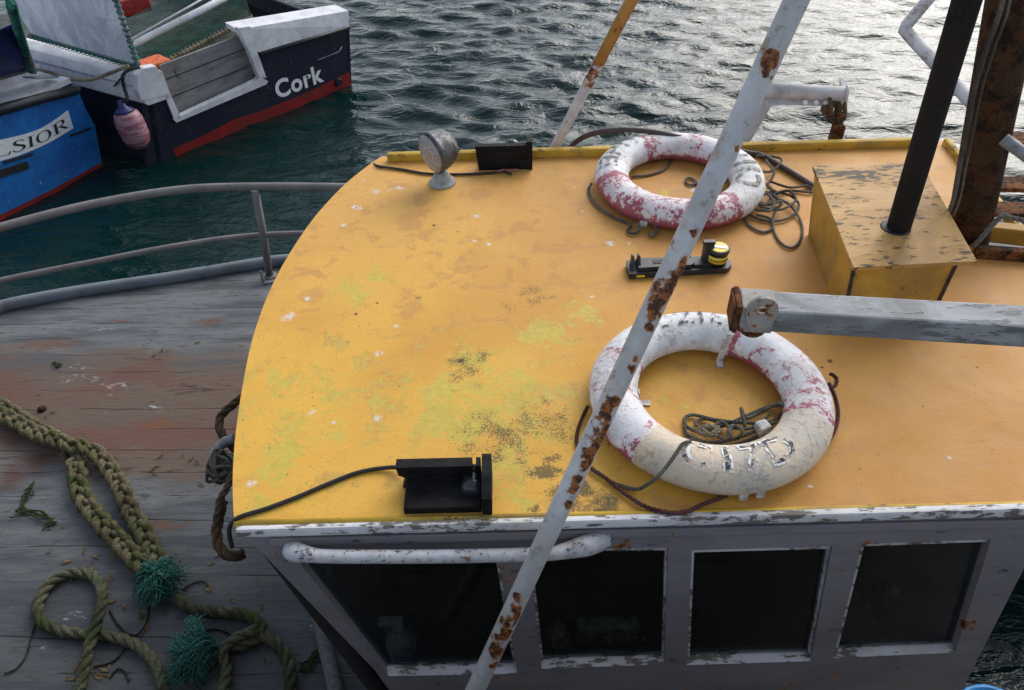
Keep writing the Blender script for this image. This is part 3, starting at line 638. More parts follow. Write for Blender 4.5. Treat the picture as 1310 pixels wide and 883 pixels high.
# metal clips that stand on the roof and hold the near ring
def clip(px, foot_px, label, up_px):
    b = BM(); f0, f1 = at(*foot_px, ZR + .002), at(*px, ZR + .002); beam(b, f0, f1, .022, .004, bev=.001)
    top_ = Vector((f1.x, f1.y, 0)); t3 = at(*up_px, ZR + .06); t3 = Vector((f1.x + (t3.x - f1.x) * .5, f1.y + .006, ZR + .085)); beam(b, f1, t3, .022, .004, up=(0, -1, 0), bev=.001)
    tag(obj('ring_clip', b, M['zinc'], None), label, 'bracket', 'metal clips beside the near life ring')
b = BM(); _p = at(922, 470, ZR + .003); _q = _p + Vector((.002, .03, .002)); beam(b, _p, _q, .022, .004, bev=.001); beam(b, _q, _q + Vector((.014, -.004, .118)), .022, .004, up=(0, -1, 0), bev=.001)
tag(obj('ring_clip', b, M['zinc'], None), 'pale metal strap clip at the far inner side of the near life ring', 'bracket', 'metal clips beside the near life ring')
b = BM(); beam(b, at(832, 516, ZR + .003), at(817, 515, ZR + .003), .022, .004, bev=.001); beam(b, at(817, 515, ZR + .002), at(817, 515, ZR + .002) + Vector((-.004, 0, .05)), .022, .004, up=(1, 0, 0), bev=.001)
tag(obj('ring_clip', b, M['zinc'], None), 'small angle clip at the left inner side of the near life ring', 'bracket', 'metal clips beside the near life ring')

# ------------------------------------------------------------------ loose lines on the roof
def line(name, label, cat, mat, runs, r=.0058, group=None, twist=True):
    b = BM()
    for i, run in enumerate(runs):
        pts = catmull([at(x, y, ZR + z) for x, y, z in run], 8)
        if twist: rope3(b, pts, r, step=r * .9, seg=6)
        else: tube(b, resample(pts, .006), r, 8)
    return tag(obj(name, b, mat, None), label, cat, group)
line('rope_hank', 'grey brown line gathered in loops inside the near life ring, tail over the ring', 'rope', M['rope_grey'],
    [[(1003, 519, .05), (985, 520, .012), (955, 532, .012), (925, 545, .02), (895, 552, .014), (878, 545, .01), (876, 535, .01), (888, 531, .01), (915, 537, .02), (950, 541, .025), (985, 540, .02), (1000, 528, .03)],
     [(876, 545, .01), (880, 556, .008), (905, 566, .01), (935, 563, .02), (965, 552, .025), (992, 540, .03)],
     [(845, 556, .007), (880, 562, .007), (915, 570, .01), (945, 568, .012), (975, 555, .02)],
     [(895, 548, .02), (890, 540, .012), (905, 536, .01), (930, 545, .024), (960, 548, .03), (985, 530, .03)],
     [(920, 556, .03), (915, 545, .035), (925, 540, .035), (935, 552, .04), (928, 562, .03), (918, 558, .035)],
     [(938, 562, .03), (932, 552, .04), (940, 545, .04), (950, 552, .045), (945, 560, .03)],
     [(1003, 519, .06), (996, 516, .05), (975, 526, .02), (955, 535, .03), (948, 522, .06), (953, 546, .03)],
     [(930, 570, .012), (905, 571, .03), (888, 566, .085), (874, 568, .125), (864, 582, .137), (852, 598, .135), (840, 611, .12), (826, 621, .075), (812, 626, .014), (785, 618, .01), (768, 608, .01), (757, 601, .01)]], .0056)
line('knot', 'buff knot of line in the loops inside the near life ring', 'rope', M['rope_buff'],
    [[(905, 555, .03), (897, 550, .045), (905, 545, .05), (918, 550, .05), (915, 556, .05), (900, 556, .05), (893, 550, .04), (910, 547, .055), (922, 552, .04)], [(900, 550, .05), (908, 556, .055), (920, 548, .05)]], .0075)
b = BM(); box(b, at(975, 548, ZR + .035), (.038, .036, .04), Matrix.Rotation(R(20), 3, 'Z'), bev=.009); tag(obj('line_float', b, M['zinc'], None), 'small off white plastic block on the line inside the near life ring', 'float')
line('rope_hank', 'tangle of grey line spilling from under the far life ring towards the plywood box', 'rope', M['rope_grey'],
    [[(960, 215, .05), (985, 220, .02), (1000, 205, .02), (985, 200, .02), (968, 199, .03)],
     [(965, 225, .04), (985, 240, .02), (995, 252, .03), (985, 262, .02), (965, 258, .01), (955, 270, .01), (970, 280, .01), (995, 283, .01), (1015, 275, .012), (1022, 262, .012), (1010, 250, .02), (985, 246, .03), (970, 252, .03), (975, 265, .03), (1000, 268, .03), (1018, 256, .03), (1008, 244, .03), (985, 250, .04)],
     [(955, 262, .03), (975, 270, .02), (1000, 262, .04), (990, 250, .04), (970, 245, .05), (962, 255, .05), (975, 262, .05), (1000, 258, .05)],
     [(985, 250, .03), (1010, 262, .02), (1025, 285, .007), (1025, 305, .007), (1014, 317, .007), (1000, 312, .007), (990, 295, .007), (990, 275, .02), (1000, 260, .03)],
     [(952, 272, .01), (958, 288, .007), (975, 297, .007), (988, 292, .007), (985, 280, .01), (968, 275, .02)],
     [(990, 250, .02), (1010, 244, .01), (1038, 246, .01), (1034, 238, .012), (1010, 240, .02), (985, 232, .04)],
     [(980, 205, .03), (990, 222, .04), (982, 238, .05), (992, 245, .05)], [(985, 255, .05), (978, 262, .06), (970, 256, .05), (980, 248, .06), (990, 258, .06), (985, 270, .05), (975, 268, .06)]], .0056)
line('rope_end', 'thin line curled inside the far life ring', 'rope', M['rope_grey'],
    [[(808, 226, .008), (830, 224, .007), (850, 217, .007), (858, 206, .007), (862, 198, .02)], [(893, 250, .008), (893, 238, .008), (888, 230, .008), (879, 228, .008), (878, 234, .008), (886, 237, .008), (891, 232, .009)], [(930, 232, .03), (920, 240, .03), (925, 250, .03)]], .0056)

# hose: arches up behind the far edge, runs under the ring to the box
b = BM(); hz = [at(728, 197, ZR - .02) + Vector((0, .03, 0)), at(735, 186, ZR + .02) + Vector((0, .02, 0)), at(755, 172, ZR + .10), at(790, 166, ZR + .13), at(830, 168, ZR + .12), at(870, 176, ZR + .10), at(920, 188, ZR + .05)]
hz += [at(960, 196, ZR + .016), at(975, 199, ZR + .014), at(1010, 219, ZR + .014), at(1044, 240, ZR + .014)]
tube(b, resample(catmull(hz, 8), .02), .0125, 12); tag(obj('hose', b, M['hose'], None), 'dark rubber hose arching behind the far life ring', 'hose')

# ------------------------------------------------------------------ black side light boards, searchlight, cables
def board(bm, a, b_, th, h0, h1, n): pass
t = thing('side_light_box', 'black side light box at the near roof edge, open side towards the windows', 'light box', tuple(at(573, 660, ZR)), 'black side light boxes on the roof')
x0, x1 = at(517, 661, ZR).x, at(630, 660, ZR).x; yb = at(573, 661, ZR).y; dz = .125
yk = at(573, 612, ZR).y
def zt(px, y_): # height of the point of a vertical plane y = y_ seen at pixel row px
    p = onp(573, px, Vector((0, y_, 0)), Vector((0, 1, 0))); return p.z
zh = zt(597, yk - .03)
b = BM(); prism(b, [(x0 - .012, yk, ZR), (x0 + .004, yk, ZR + (zh - ZR) * .45), (x0 - .018, yk, ZR + (zh - ZR) * .62), (x0 - .022, yk, zh), (x0 + .185, yk, zh), (x0 + .185, yk, zh - .03), (x0 + .195, yk, zh - .03), (x0 + .195, yk, zh), (x1 - .03, yk, zh), (x1 - .03, yk, ZR)], (0, -.03, 0)); bevel_all(b, .003, 1)
obj('back_board', b, M['blackwood'], t)
b = BM(); box(b, ((x0 + x1) / 2 - .015, (yb + yk) / 2 - .008, ZR + .014), (x1 - x0 - .03, yk - yb - .035, .026), bev=.003); obj('base_board', b, M['blackwood'], t)
b = BM(); prism(b, [(x1, yb - .0, ZR + .001), (x1, yk + .005, ZR + .001), (x1, yk + .005, zh + .008), (x1, yk - .06, zh + .008), (x1, yb, ZR + .075)], (-.026, 0, 0)); bevel_all(b, .003, 1); obj('end_board', b, M['blackwood'], t)
b = BM(); cL = Vector((x0 + .185, yk - .03, zh - .065)); lathe(b, [(.036, .0), (.036, .03), (.030, .045), (.012, .052)], cL, (0, -1, 0), 24); lo_ = obj('lamp', b, M['lens_dark'], t)
b = BM(); lathe(b, [(.02, 0), (.022, .02), (.018, .035)], cL + Vector((0, -.02, -.062)), (0, 0, 1), 16); obj('lamp_glass', b, M['red_glass'], t)
t = thing('side_light_box', 'black side light box at the far roof edge, right of the searchlight', 'light box', tuple(at(645, 217, ZR)), 'black side light boxes on the roof')
x0, x1 = at(614, 218, ZR).x, at(681, 216, ZR).x; yb = at(645, 217.5, ZR).y; zh = onp(645, 187, Vector((0, yb, 0)), Vector((0, 1, 0))).z
b = BM(); prism(b, [(x0 - .004, yb, ZR), (x0 - .018, yb, zh), (x1 - .024, yb, zh), (x1 - .024, yb, ZR)], (0, .028, 0)); bevel_all(b, .003, 1); obj('back_board', b, M['blackwood'], t)
b = BM(); box(b, ((x0 + x1) / 2 - .014, yb + .095, ZR + .014), (x1 - x0 - .03, .13, .026)); obj('base_board', b, M['blackwood'], t)
b = BM(); prism(b, [(x1, yb - .006, ZR + .001), (x1, yb + .15, ZR + .001), (x1, yb + .06, zh + .02), (x1, yb - .006, zh + .02)], (-.024, 0, 0)); bevel_all(b, .003, 1); obj('end_board', b, M['blackwood'], t)
b = BM(); lathe(b, [(.03, 0), (.03, .06), (.012, .075)], Vector((x1 - .09, yb + .09, ZR + .027)), seg=20); obj('lamp', b, M['lens_dark'], t)

t = thing('searchlight', 'round grey searchlight on a pedestal at the far left of the yellow roof', 'lamp', tuple(at(566, 233, ZR)))
p0 = at(566, 234, ZR); g_ = M['galv']
GS = m_paint('pitted_chrome', (.12, .13, .145), (.025, .025, .025), .41, rough=.3, dirt=.7, scale=2.5); GS.node_tree.nodes['Principled BSDF'].inputs['Metallic'].default_value = .55
b = BM(); lathe(b, [(.058, 0), (.060, .004), (.058, .010), (.046, .014), (.040, .03), (.034, .042), (.030, .055), (.016, .062), (.014, .072)], p0, seg=32); obj('pedestal', b, m_paint('pedestal_paint', (.34, .37, .36), (.16, .17, .16), .5, dirt=.5, scale=2), t)
hc = p0 + Vector((-.012, 0, .155)); ax = Vector((-.78, -.60, -.10)).normalized()
b = BM(); prism(b, [p0 + Vector((-.03, -.01, .070)), p0 + Vector((.03, -.01, .070)), p0 + Vector((.03, .01, .070)), p0 + Vector((-.03, .01, .070))], (0, 0, .03)); obj('yoke', b, GS, t)
b = BM(); lathe(b, [(.02, -.085), (.055, -.076), (.077, -.050), (.086, -.012), (.088, .012), (.094, .016), (.094, .028), (.085, .033)], hc, ax, 40)
lathe(b, [(.008, -.10), (.010, -.072)], hc, ax, 10); box(b, hc + Vector((.082, .02, -.005)), (.03, .012, .018), bev=.003); so_ = obj('housing', b, GS, t)
b = BM(); lathe(b, [(.085, .0335), (.080, .040), (.055, .049), (.02, .053), (.001, .0535)], hc, ax, 40); obj('lens', b, m_paint('pitted_lens', (.30, .31, .34), (.50, .46, .44), .45, rough=.16, scale=3, dirt=.6), t)
def cable(label, pts, r=.006, mat='cable'):
    b = BM(); tube(b, resample(catmull(pts, 8), .012), r, 8); return tag(obj('cable', b, M[mat], None), label, 'cable')
cable('black cable from the near side light box over the front corner of the roof', [at(516, 600, ZR + .03), at(500, 598, ZR + .012), at(460, 604, ZR + .007), at(420, 619, ZR + .007), at(380, 636, ZR + .007), at(340, 651, ZR + .007), at(310, 660, ZR + .007), at(298, 667, ZR + .004), at(293, 680, ZR - .03), at(297, 700, ZR - .08)], .0062)
cable('black cable lying across the far left corner of the roof past the searchlight', [at(478, 210, ZR - .005), at(486, 213, ZR + .007), at(515, 217, ZR + .007), at(545, 222, ZR + .007), at(590, 223, ZR + .007), at(630, 221, ZR + .007), at(643, 219, ZR + .012), at(654, 223, ZR + .012)], .0060)
b = BM(); tube(b, resample(catmull([at(636, 220, ZR + .012), at(642, 217.5, ZR + .02), at(655, 217, ZR + .014), at(664, 217, ZR + .01)], 6), .01), .003, 6); tag(obj('wire', b, m_flat('pink_wire', (.35, .10, .12), .5), None), 'thin pink wire at the foot of the far side light box', 'wire')

# ------------------------------------------------------------------ black plastic bracket with yellow-topped canister
pL, pR = at(806, 358, ZR), at(936, 350, ZR); d_ = (pR - pL); L_ = d_.length; ex = d_.normalized(); ey = Vector((0, 0, 1)).cross(ex)
def bl(s, v, z): return pL + ex * (s * L_) + ey * v + Vector((0, 0, z))
t = thing('beacon_bracket', 'long black plastic beacon bracket with a yellow topped canister, lying between the life rings', 'bracket', tuple(bl(.5, 0, 0)))
wv = .085
pr = [bl(-.01, 0, .004), bl(.95, 0, .004), bl(1.0, .018, .004), bl(1.01, .045, .004), bl(.98, wv, .004), bl(.0, wv, .004), bl(-.012, wv * .6, .004)]
b = BM(); prism(b, pr, (0, 0, .022)); bevel_all(b, .005, 2); obj('base_tray', b, M['plastic'], t)
b = BM(); prism(b, [bl(.08, .014, .026), bl(.60, .014, .026), bl(.64, .03, .026), bl(.64, wv - .02, .026), bl(.08, wv - .01, .026)], (0, 0, .016)); bevel_all(b, .004, 2); obj('cradle', b, M['plastic'], t)
b = BM(); prism(b, [bl(.24, .034, .043), bl(.42, .034, .043), bl(.42, wv - .03, .043), bl(.24, wv - .03, .043)], (0, 0, .001)); bevel_all(b, .0004, 1); obj('slot', b, M['black'], t)
b = BM()
for s_ in (.03, .09): prism(b, [bl(s_, .012, .02), bl(s_, wv - .015, .02), bl(s_, wv - .015, .065), bl(s_, .05, .07), bl(s_, .03, .045)], ex * .008)
beam(b, bl(.02, wv - .01, .02), bl(.02, wv - .01, .085), .016, .012); beam(b, bl(.08, wv - .01, .02), bl(.08, wv - .01, .09), .012, .012); obj('end_clamp', b, M['plastic'], t)
b = BM(); prism(b, [bl(.46, .045, .042), bl(.62, .062, .042), bl(.62, .072, .042), bl(.46, .055, .042)], (0, 0, .004)); prism(b, [bl(.63, .02, .026), bl(.80, .015, .026), bl(.86, .03, .026), bl(.85, .06, .026), bl(.63, .065, .026)], (0, 0, .010)); bevel_all(b, .002, 1); obj('latch', b, M['plastic'], t)
b = BM(); box(b, bl(.775, .055, .065), (.032, .04, .085), bev=.003); box(b, bl(.765, .05, .112), (.045, .02, .012), bev=.002); obj('upright', b, M['plastic'], t)
cc = bl(.87, .045, .026)
b = BM(); lathe(b, [(.030, 0), (.037, .006), (.037, .05), (.0405, .052), (.0405, .062), (.037, .064)], cc, seg=36); cn = obj('canister', b, M['plastic'], t)
b = BM(); lathe(b, [(.0376, .012), (.0376, .040)], cc, seg=36); obj('canister_band', b, M['label_yellow'], cn)
b = BM(); lathe(b, [(.034, .0645), (.033, .0665)], cc, seg=36); obj('canister_label', b, M['label_yellow'], cn)
b = BM(); box(b, cc + Vector((0, 0, .0675)), (.056, .018, .001), Matrix.Rotation(R(-14), 3, 'Z')); obj('label_stripe', b, M['label_white'], cn)
b = BM()
for k in range(-6, 8):
    a_ = R(-90 + k * 9); box(b, cc + Vector((math.cos(a_) * .0378, math.sin(a_) * .0378, .026)), (.0015, .0030, .010 if k % 2 else .006), Matrix.Rotation(a_, 3, 'Z'))
obj('band_print', b, M['mark_black'], cn)
b = BM(); box(b, bl(.10, -.0008, .014), (.030, .0016, .009)); obj('tray_label', b, M['label_yellow'], t)

# ------------------------------------------------------------------ plywood box, exhaust pipe, mast
t = thing('plywood_box', 'yellow painted plywood box with a dirty overhanging lid, black exhaust pipe rising through it', 'box', tuple(at(1130, 330, ZR)))
HL = ZR + .25
lid = [at(1040, 212, HL), at(1178, 208, HL), at(1250, 334, HL), at(1092, 342, HL)]
b = BM(); prism(b, lid, (0, 0, -.014)); bevel_all(b, .003, 1)
M['lid'] = m_paint('lid_paint', (.54, .30, .085), (.05, .04, .025), .45, k=(.45, 1.3, 1), dirt=.6, grime=(.26, .15, .055))
obj('lid', b, M['lid'], t)
bx = [at(1042, 222, HL - .014), at(1168, 218, HL - .014), at(1226, 334, HL - .014), at(1094, 341, HL - .014)]; bx[0] = lid[0] + Vector((.006, -.015, -.014)); bx[3] = lid[3] + Vector((.008, .012, -.014)); bx[1] = lid[1] + Vector((-.03, -.02, -.014)); bx[2] = Vector((lid[2].x - .055, lid[2].y + .012, HL - .014))
gnd = [Vector((p.x, p.y, ZR + .001)) for p in bx]; gnd[0] = at(1034, 300, ZR + .001); gnd[3] = at(1076, 420, ZR + .001)
b = BM()
for k in range(4):
    a, c_, d2, e2 = bx[k], bx[(k + 1) % 4], gnd[(k + 1) % 4], gnd[k]; n_ = (c_ - a).cross(e2 - a).normalized(); cen = (bx[0] + bx[2]) / 2
    if n_.dot(cen - a) < 0: n_ = -n_
    prism(b, [a, c_, d2, e2], n_ * .012)
obj('side_boards', b, M['box_paint'], t)
M['seal'] = m_flat('black_sealant', (.03, .022, .012), .8, var=.5)
for k in (3, 2):
    b = BM(); beam(b, gnd[k] + Vector((0, -.002, 0)), bx[k] + Vector((0, -.002, -.002)), .012, .004, up=(0, -1, 0)); obj('corner_seam', b, M['seal'], t)
sb = at(1150, 290, HL)
st_ = onp(1246, -30, sb, Vector((0, 1, 0))); dr_ = (st_ - sb).normalized()
b = BM(); p_ = sb + dr_ * -.05; tube(b, [sb - dr_ * .18, sb + dr_ * .3, sb + dr_ * .8, sb + dr_ * 1.9], .0385, 28)
tag(obj('exhaust_pipe', b, M['stack'], None), 'thick sooty black exhaust pipe rising from the plywood box', 'pipe')
b = BM(); lathe(b, [(.049, 0), (.049, .001), (.040, .0012)], sb + Vector((-.014, -.006, .0005)), seg=28); obj('pipe_hole', b, M['black'], t)
# mast
mb0 = at(1248, 330, ZR - .35); mb0 = at(1238, 300, ZR); mtop = onp(1290, 30, mb0, Vector((0, 1, 0))); md = (mtop - mb0).normalized()
t = thing('mast', 'thick rusty brown mast tube behind the plywood box at the right edge', 'mast', tuple(mb0 - md * 1.1))
b = BM(); tube(b, [mb0 - md * 1.1, mb0 - md * .3, mb0, mb0 + md * .5, mb0 + md * 2.6], [.077] * 5, 32); obj('mast_tube', b, M['mast'], t)
for px, py, s_ in ((1272, 180, .55), (1280, 238, .3), (1270, 270, .12)):
    q_ = onp(px, py, mb0 + Vector((0, -.03, 0)), Vector((0, 1, 0))); b = BM(); a_ = Vector((q_.x - .06, q_.y + .02, q_.z)); e_ = a_ + Vector((.19, -.02, 0))
    beam(b, a_, e_, .09, .018, bev=.004); lathe(b, [(.045, -.009), (.045, .0095)], e_, seg=20); obj('step_bracket', b, M['rust'], t)
b = BM(); tube(b, [dep(1284, 178, 2.45), dep(1335, 215, 2.4)], .02, 16); obj('cross_tube', b, M['galv'], t)
b = BM(); r_ = random.Random(3); ch = [dep(x, y, z) for x, y, z in [(1290, -40, 1.95), (1279, 15, 2.02), (1263, 60, 2.1), (1248, 110, 2.2), (1238, 160, 2.3), (1229, 205, 2.42), (1221, 250, 2.55), (1212, 275, 2.62)]]
rope3(b, catmull(ch, 8), .0075, step=.008, seg=6); rope3(b, [p + Vector((.016, -.01, 0)) for p in catmull(ch, 8)], .004, step=.008, seg=6)
tag(obj('halyard', b, M['rope_grey'], None), 'grey lines running down the left side of the rusty mast', 'rope')
b = BM(); rope3(b, catmull([dep(1310, 282, 2.5), dep(1290, 278, 2.5), dep(1282, 276, 2.48), dep(1268, 290, 2.5), dep(1255, 305, 2.52), dep(1244, 316, 2.54)], 8), .009, step=.008, seg=6); tag(obj('lashing', b, M['rope_grey'], None), 'grey lashing line from the bracket down to the foot of the rusty mast', 'rope')

# ------------------------------------------------------------------ pipes, davit, boom
A0, A1 = dep(615, 868, 1.98), dep(1012, 15, 1.50); dA = (A1 - A0).normalized()
def on_pipe(row): # point of the near stay seen at a pixel row
    lo, hi = -.5, 3
    for _ in range(40):
        m = (lo + hi) / 2; p = A0 + dA * m; d = p - CAM; r_ = 441.5 - F * d.dot(UP) / d.dot(FW)
        if r_ > row: lo = m
        else: hi = m
    return A0 + dA * lo
rs = [(on_pipe(y), r) for y, r in [(q_[0], q_[1] * .8) for q_ in [(325, .04), (338, .05), (350, .05), (362, .05), (374, .045), (390, .045), (405, .03), (505, .035), (518, .04), (530, .05), (542, .05), (555, .05), (568, .045), (582, .035), (600, .035), (615, .035), (635, .025), (755, .03), (770, .045), (785, .045), (800, .045), (818, .04), (835, .025), (450, .02), (462, .02), (180, .018), (74, .035), (64, .025), (88, .02), (290, .02)]]]
M['stay'] = m_paint('stay_white_paint', (.52, .53, .55), (.30, .29, .28), .53, dirt=.5, rw=.36, grime=(.36, .33, .29), rust=[(tuple(p - Vector((0, .028, 0))), r) for p, r in rs])
b = BM(); tube(b, [A0 - dA * .35, A0, A0.lerp(A1, .25), A0.lerp(A1, .5), A0.lerp(A1, .75), A1, A1 + dA * .6], .0255, 28)
tag(obj('stay_pipe', b, M['stay'], None), 'long white stay pipe with rust patches, crossing in front of both life rings', 'pipe', 'slanting stay pipes')
B0, B1 = dep(706, 196, 3.62), dep(808, 0, 2.75); dB = (B1 - B0).normalized()
M['stay2'] = m_paint('stay_pipe_paint', (.62, .60, .60), (.35, .25, .18), .52, dirt=.3, rust=[(tuple(B0.lerp(B1, k)), r) for k, r in ((.38, .03), (.56, .08), (.62, .1), (.66, .1), (.1, .02))])
M['stay2y'] = m_paint('stay_ochre_paint', (.45, .25, .07), (.16, .06, .02), .46, dirt=.5, rust=[(tuple(B0.lerp(B1, .58)), .05)], grime=(.25, .10, .03))
b = BM(); tube(b, [B0 - dB * .9, B0, B0.lerp(B1, .66)], .0235, 20); s2 = tag(obj('stay_pipe', b, M['stay2'], None), 'thinner stay pipe rising behind the far roof edge, white low down and ochre above', 'pipe', 'slanting stay pipes')
b = BM(); tube(b, [B0.lerp(B1, .66), B1, B1 + dB * .6], .0237, 20); obj('upper_length', b, M['stay2y'], s2)
# davit
t = thing('davit', 'white tubular davit arm with a drilled web, standing beyond the far roof edge', 'davit', tuple(dep(950, 200, 3.75)))
D0, D1 = dep(962, 115, 3.55), dep(1081, 121, 3.45)
M['davit'] = m_paint('davit_paint', (.55, .55, .56), (.30, .28, .27), .53, dirt=.4)
b = BM(); tube(b, [D0, D1], .036, 24); lathe(b, [(.040, 0), (.040, .012)], D1, (D1 - D0), 24); obj('arm', b, M['davit'], t)
b = BM(); P_ = [dep(965, 122, 3.55), dep(1080, 127, 3.46), dep(1080, 137, 3.46), dep(988, 134, 3.53), dep(962, 178, 3.6), dep(950, 192, 3.62), dep(940, 188, 3.63)]; prism(b, P_, (0, .02, .01)); bevel_all(b, .002, 1); obj('web', b, M['davit'], t)
for px in (1030, 1044, 1056): b = BM(); lathe(b, [(.011, 0), (.011, .004)], dep(px, 131.5, 3.47), -FW, 14); obj('bolt_hole', b, M['label_white'], t)

b = BM(); tube(b, [dep(945, 188, 3.63), dep(935, 260, 3.9)], .04, 16); obj('foot', b, M['davit'], t)
b = BM(); prism(b, [dep(1077, 110, 3.44), dep(1084, 112, 3.44), dep(1084, 142, 3.44), dep(1077, 148, 3.44)], (0, .05, .02)); obj('end_plate', b, M['davit'], t)
t = thing('chain_block', 'rusty shackles and hook hanging from the end of the white davit', 'shackle', tuple(dep(1071, 178, 3.5)))
def torus_pts(c, r, a, bb, n=16): return [c + a * math.cos(2 * math.pi * k / n) * r + bb * math.sin(2 * math.pi * k / n) * r * 1.3 for k in range(n)]
b = BM()
for i, (x, y, r) in enumerate([(1060, 135, .035), (1070, 142, .03), (1078, 140, .034), (1066, 146, .03), (1072, 150, .026)]): tube(b, torus_pts(dep(x, y, 3.46), r, (RT if i % 2 else Vector((0, 1, 0))), UP), .009, 8, closed=True)
box(b, dep(1058, 140, 3.46), (.05, .04, .03), bev=.008); box(b, dep(1073, 140, 3.46), (.03, .04, .05), bev=.008); obj('shackle', b, m_rust('dark_rust', (.03, .03, .02), (.10, .08, .05)), t)
b = BM(); lathe(b, [(.018, 0), (.022, .02), (.016, .05), (.02, .07)], dep(1071, 163, 3.48), seg=14); box(b, dep(1070, 172, 3.48), (.055, .05, .10), bev=.012); obj('swivel', b, M['rust'], t)
# bent white pipe at upper right
b = BM(); bp = [dep(1210, -30, 4.1), dep(1185, 2, 4.15), dep(1160, 32, 4.2), dep(1157, 38, 4.2), dep(1164, 46, 4.18), dep(1205, 90, 4.0), dep(1245, 133, 3.85), dep(1290, 180, 3.7)]
tube(b, bp, .034, 18); tag(obj('bent_pipe', b, m_paint('bent_pipe_paint', (.68, .66, .66), (.36, .28, .24), .49, dirt=.35), None), 'kinked white pipe beyond the roof, between exhaust pipe and rusty mast', 'pipe')
# boom
t = thing('boom', 'grey galvanised box section boom reaching in from the right, its fork end rusty', 'boom', tuple(dep(1300, 415, 1.68)))
E0, E1 = dep(975, 398, 1.70), dep(1400, 423, 1.62); ud = Vector((0, -.12, 1))
b = BM(); beam(b, E0, E1, .068, .066, up=ud, bev=.006); obj('beam', b, M['galv'], t)
ex_ = (E1 - E0).normalized(); sy = Vector((0, 0, 1)).cross(ex_).normalized(); uz = ex_.cross(sy)
b = BM(); c_ = E0 - ex_ * .015; box(b, c_, (.075, .073, .072), Matrix((ex_, sy, uz)).transposed(), bev=.004); obj('end_socket', b, M['rusty_galv'], t)
b = BM(); box(b, E0 - ex_ * .060, (.012, .078, .076), Matrix((ex_, sy, uz)).transposed(), bev=.002); prism(b, [E0 - ex_ * .067 + sy * a + uz * q for a, q in ((-.036, -.035), (.036, -.035), (.036, .035), (-.036, .035))], -ex_ * .004); obj('end_plate', b, M['rust'], t)
def lug(cc_, n_, r, hgt, dirn, mat):
    """rounded lug with a real hole"""
    a_ = ex_; b = BM(); N = 20; outer, inner = [], []
    for k in range(N):
        an = 2 * math.pi * k / N; outer.append(cc_ + a_ * math.cos(an) * r + dirn * (math.sin(an) * r if math.sin(an) > 0 else math.sin(an) * hgt * (1 if True else 0))); inner.append(cc_ + a_ * math.cos(an) * r * .3 + dirn * math.sin(an) * r * .3)
    vo = [[b.verts.new(p + n_ * s_) for p in outer] for s_ in (-.004, .004)]; vi = [[b.verts.new(p + n_ * s_) for p in inner] for s_ in (-.004, .004)]
    for k in range(N):
        j = (k + 1) % N
        b.faces.new((vo[0][k], vo[0][j], vi[0][j], vi[0][k])); b.faces.new((vo[1][k], vo[1][j], vi[1][j], vi[1][k])); b.faces.new((vo[0][k], vo[0][j], vo[1][j], vo[1][k])); b.faces.new((vi[0][k], vi[0][j], vi[1][j], vi[1][k]))
    obj('fork_lug', b, mat, t)
lug(E0 - ex_ * .012 + uz * .040 - sy * .043, -sy, .034, .066, uz, M['rusty_galv'])
lug(E0 - ex_ * .014 - uz * .034 + sy * .00, (-sy * .8 + uz * .6).normalized(), .037, .03, (-uz * .8 - sy * .6).normalized(), M['rust'])

# ------------------------------------------------------------------ neighbouring boat with the white gunwale
TA, TB = at(222, 201, 0), at(446, 110, 0); e1 = (TB - TA).normalized(); TN = Vector((e1.y, -e1.x, 0)); e2 = -TN   # TN towards us, e2 away along the hull
def tp(x, y, out=0.0): return onp(x, y, TA + TN * out, TN)
M['navy'] = m_paint('navy_hull_paint', (.005, .007, .026), (.05, .05, .065), .53, rough=.5, dirt=.4, k=(1, 1, .5), grime=(.02, .02, .03))
M['boot'] = m_paint('red_boot_paint', (.24, .012, .010), (.10, .015, .012), .52, rough=.45, dirt=.4, grime=(.10, .02, .015))
M['gel'] = m_paint('white_gelcoat', (.70, .71, .75), (.25, .22, .20), .58, rough=.35, dirt=.25, grime=(.42, .40, .38))
M['plank'] = m_paint('grey_weathered_boards', (.24, .235, .235), (.10, .09, .085), .53, rough=.8, k=(.5, .5, 3), dirt=.6, grime=(.12, .11, .10))
ck = thing('moored_boat', 'navy hulled boat with white gunwale, red boot stripe and the name Cork on its transom', 'boat', tuple(TA + e1 * 1.1 + e2 * 2))
b = BM(); tr_px = [(184, 116), (216, 121), (230, 157), (342, 106), (326, 60), (446, 28), (447, 97), (412, 119), (375, 138), (335, 152), (300, 165), (262, 178), (222, 214), (188, 226)]
prism(b, [tp(x, y) for x, y in tr_px], e2 * .05)
Lc, Rc = tp(184, 116), tp(446, 28); TL = tp(190, 203)
e3 = at(15, 58, .95) - at(178, 108, .88); e3.z = 0; e3.normalize()
prism(b, [Vector((Lc.x, Lc.y, .64)), Vector((TL.x, TL.y, -.3)), TL + e3 * 5 + Vector((0, 0, -.3)) + e1 * .3, Vector((Lc.x, Lc.y, .64)) + e3 * 5], e1 * .05)
prism(b, [Vector((Rc.x, Rc.y, .66)), Vector((TB.x, TB.y, -.3)), TB + e2 * 5 + Vector((0, 0, -.3)), Vector((Rc.x, Rc.y, .66)) + e2 * 5], -e1 * .05)
obj('hull', b, M['navy'], ck)
b = BM(); low_px = [(447, 92), (412, 110), (386, 122), (335, 142), (298, 154), (262, 173), (222, 191)]
pp = [tp(x, y, .004) for x, y in low_px]; prism(b, pp + [Vector((pp[-1].x, pp[-1].y, -.3)), Vector((pp[0].x, pp[0].y, -.3))], e2 * .05)
obj('boot_stripe', b, M['boot'], ck)
def strip(pts, out=.03, depth=.07, bev=.008):
    b = BM(); prism(b, [tp(x, y, out) for x, y in pts], e2 * depth); bevel_all(b, bev, 2); return b
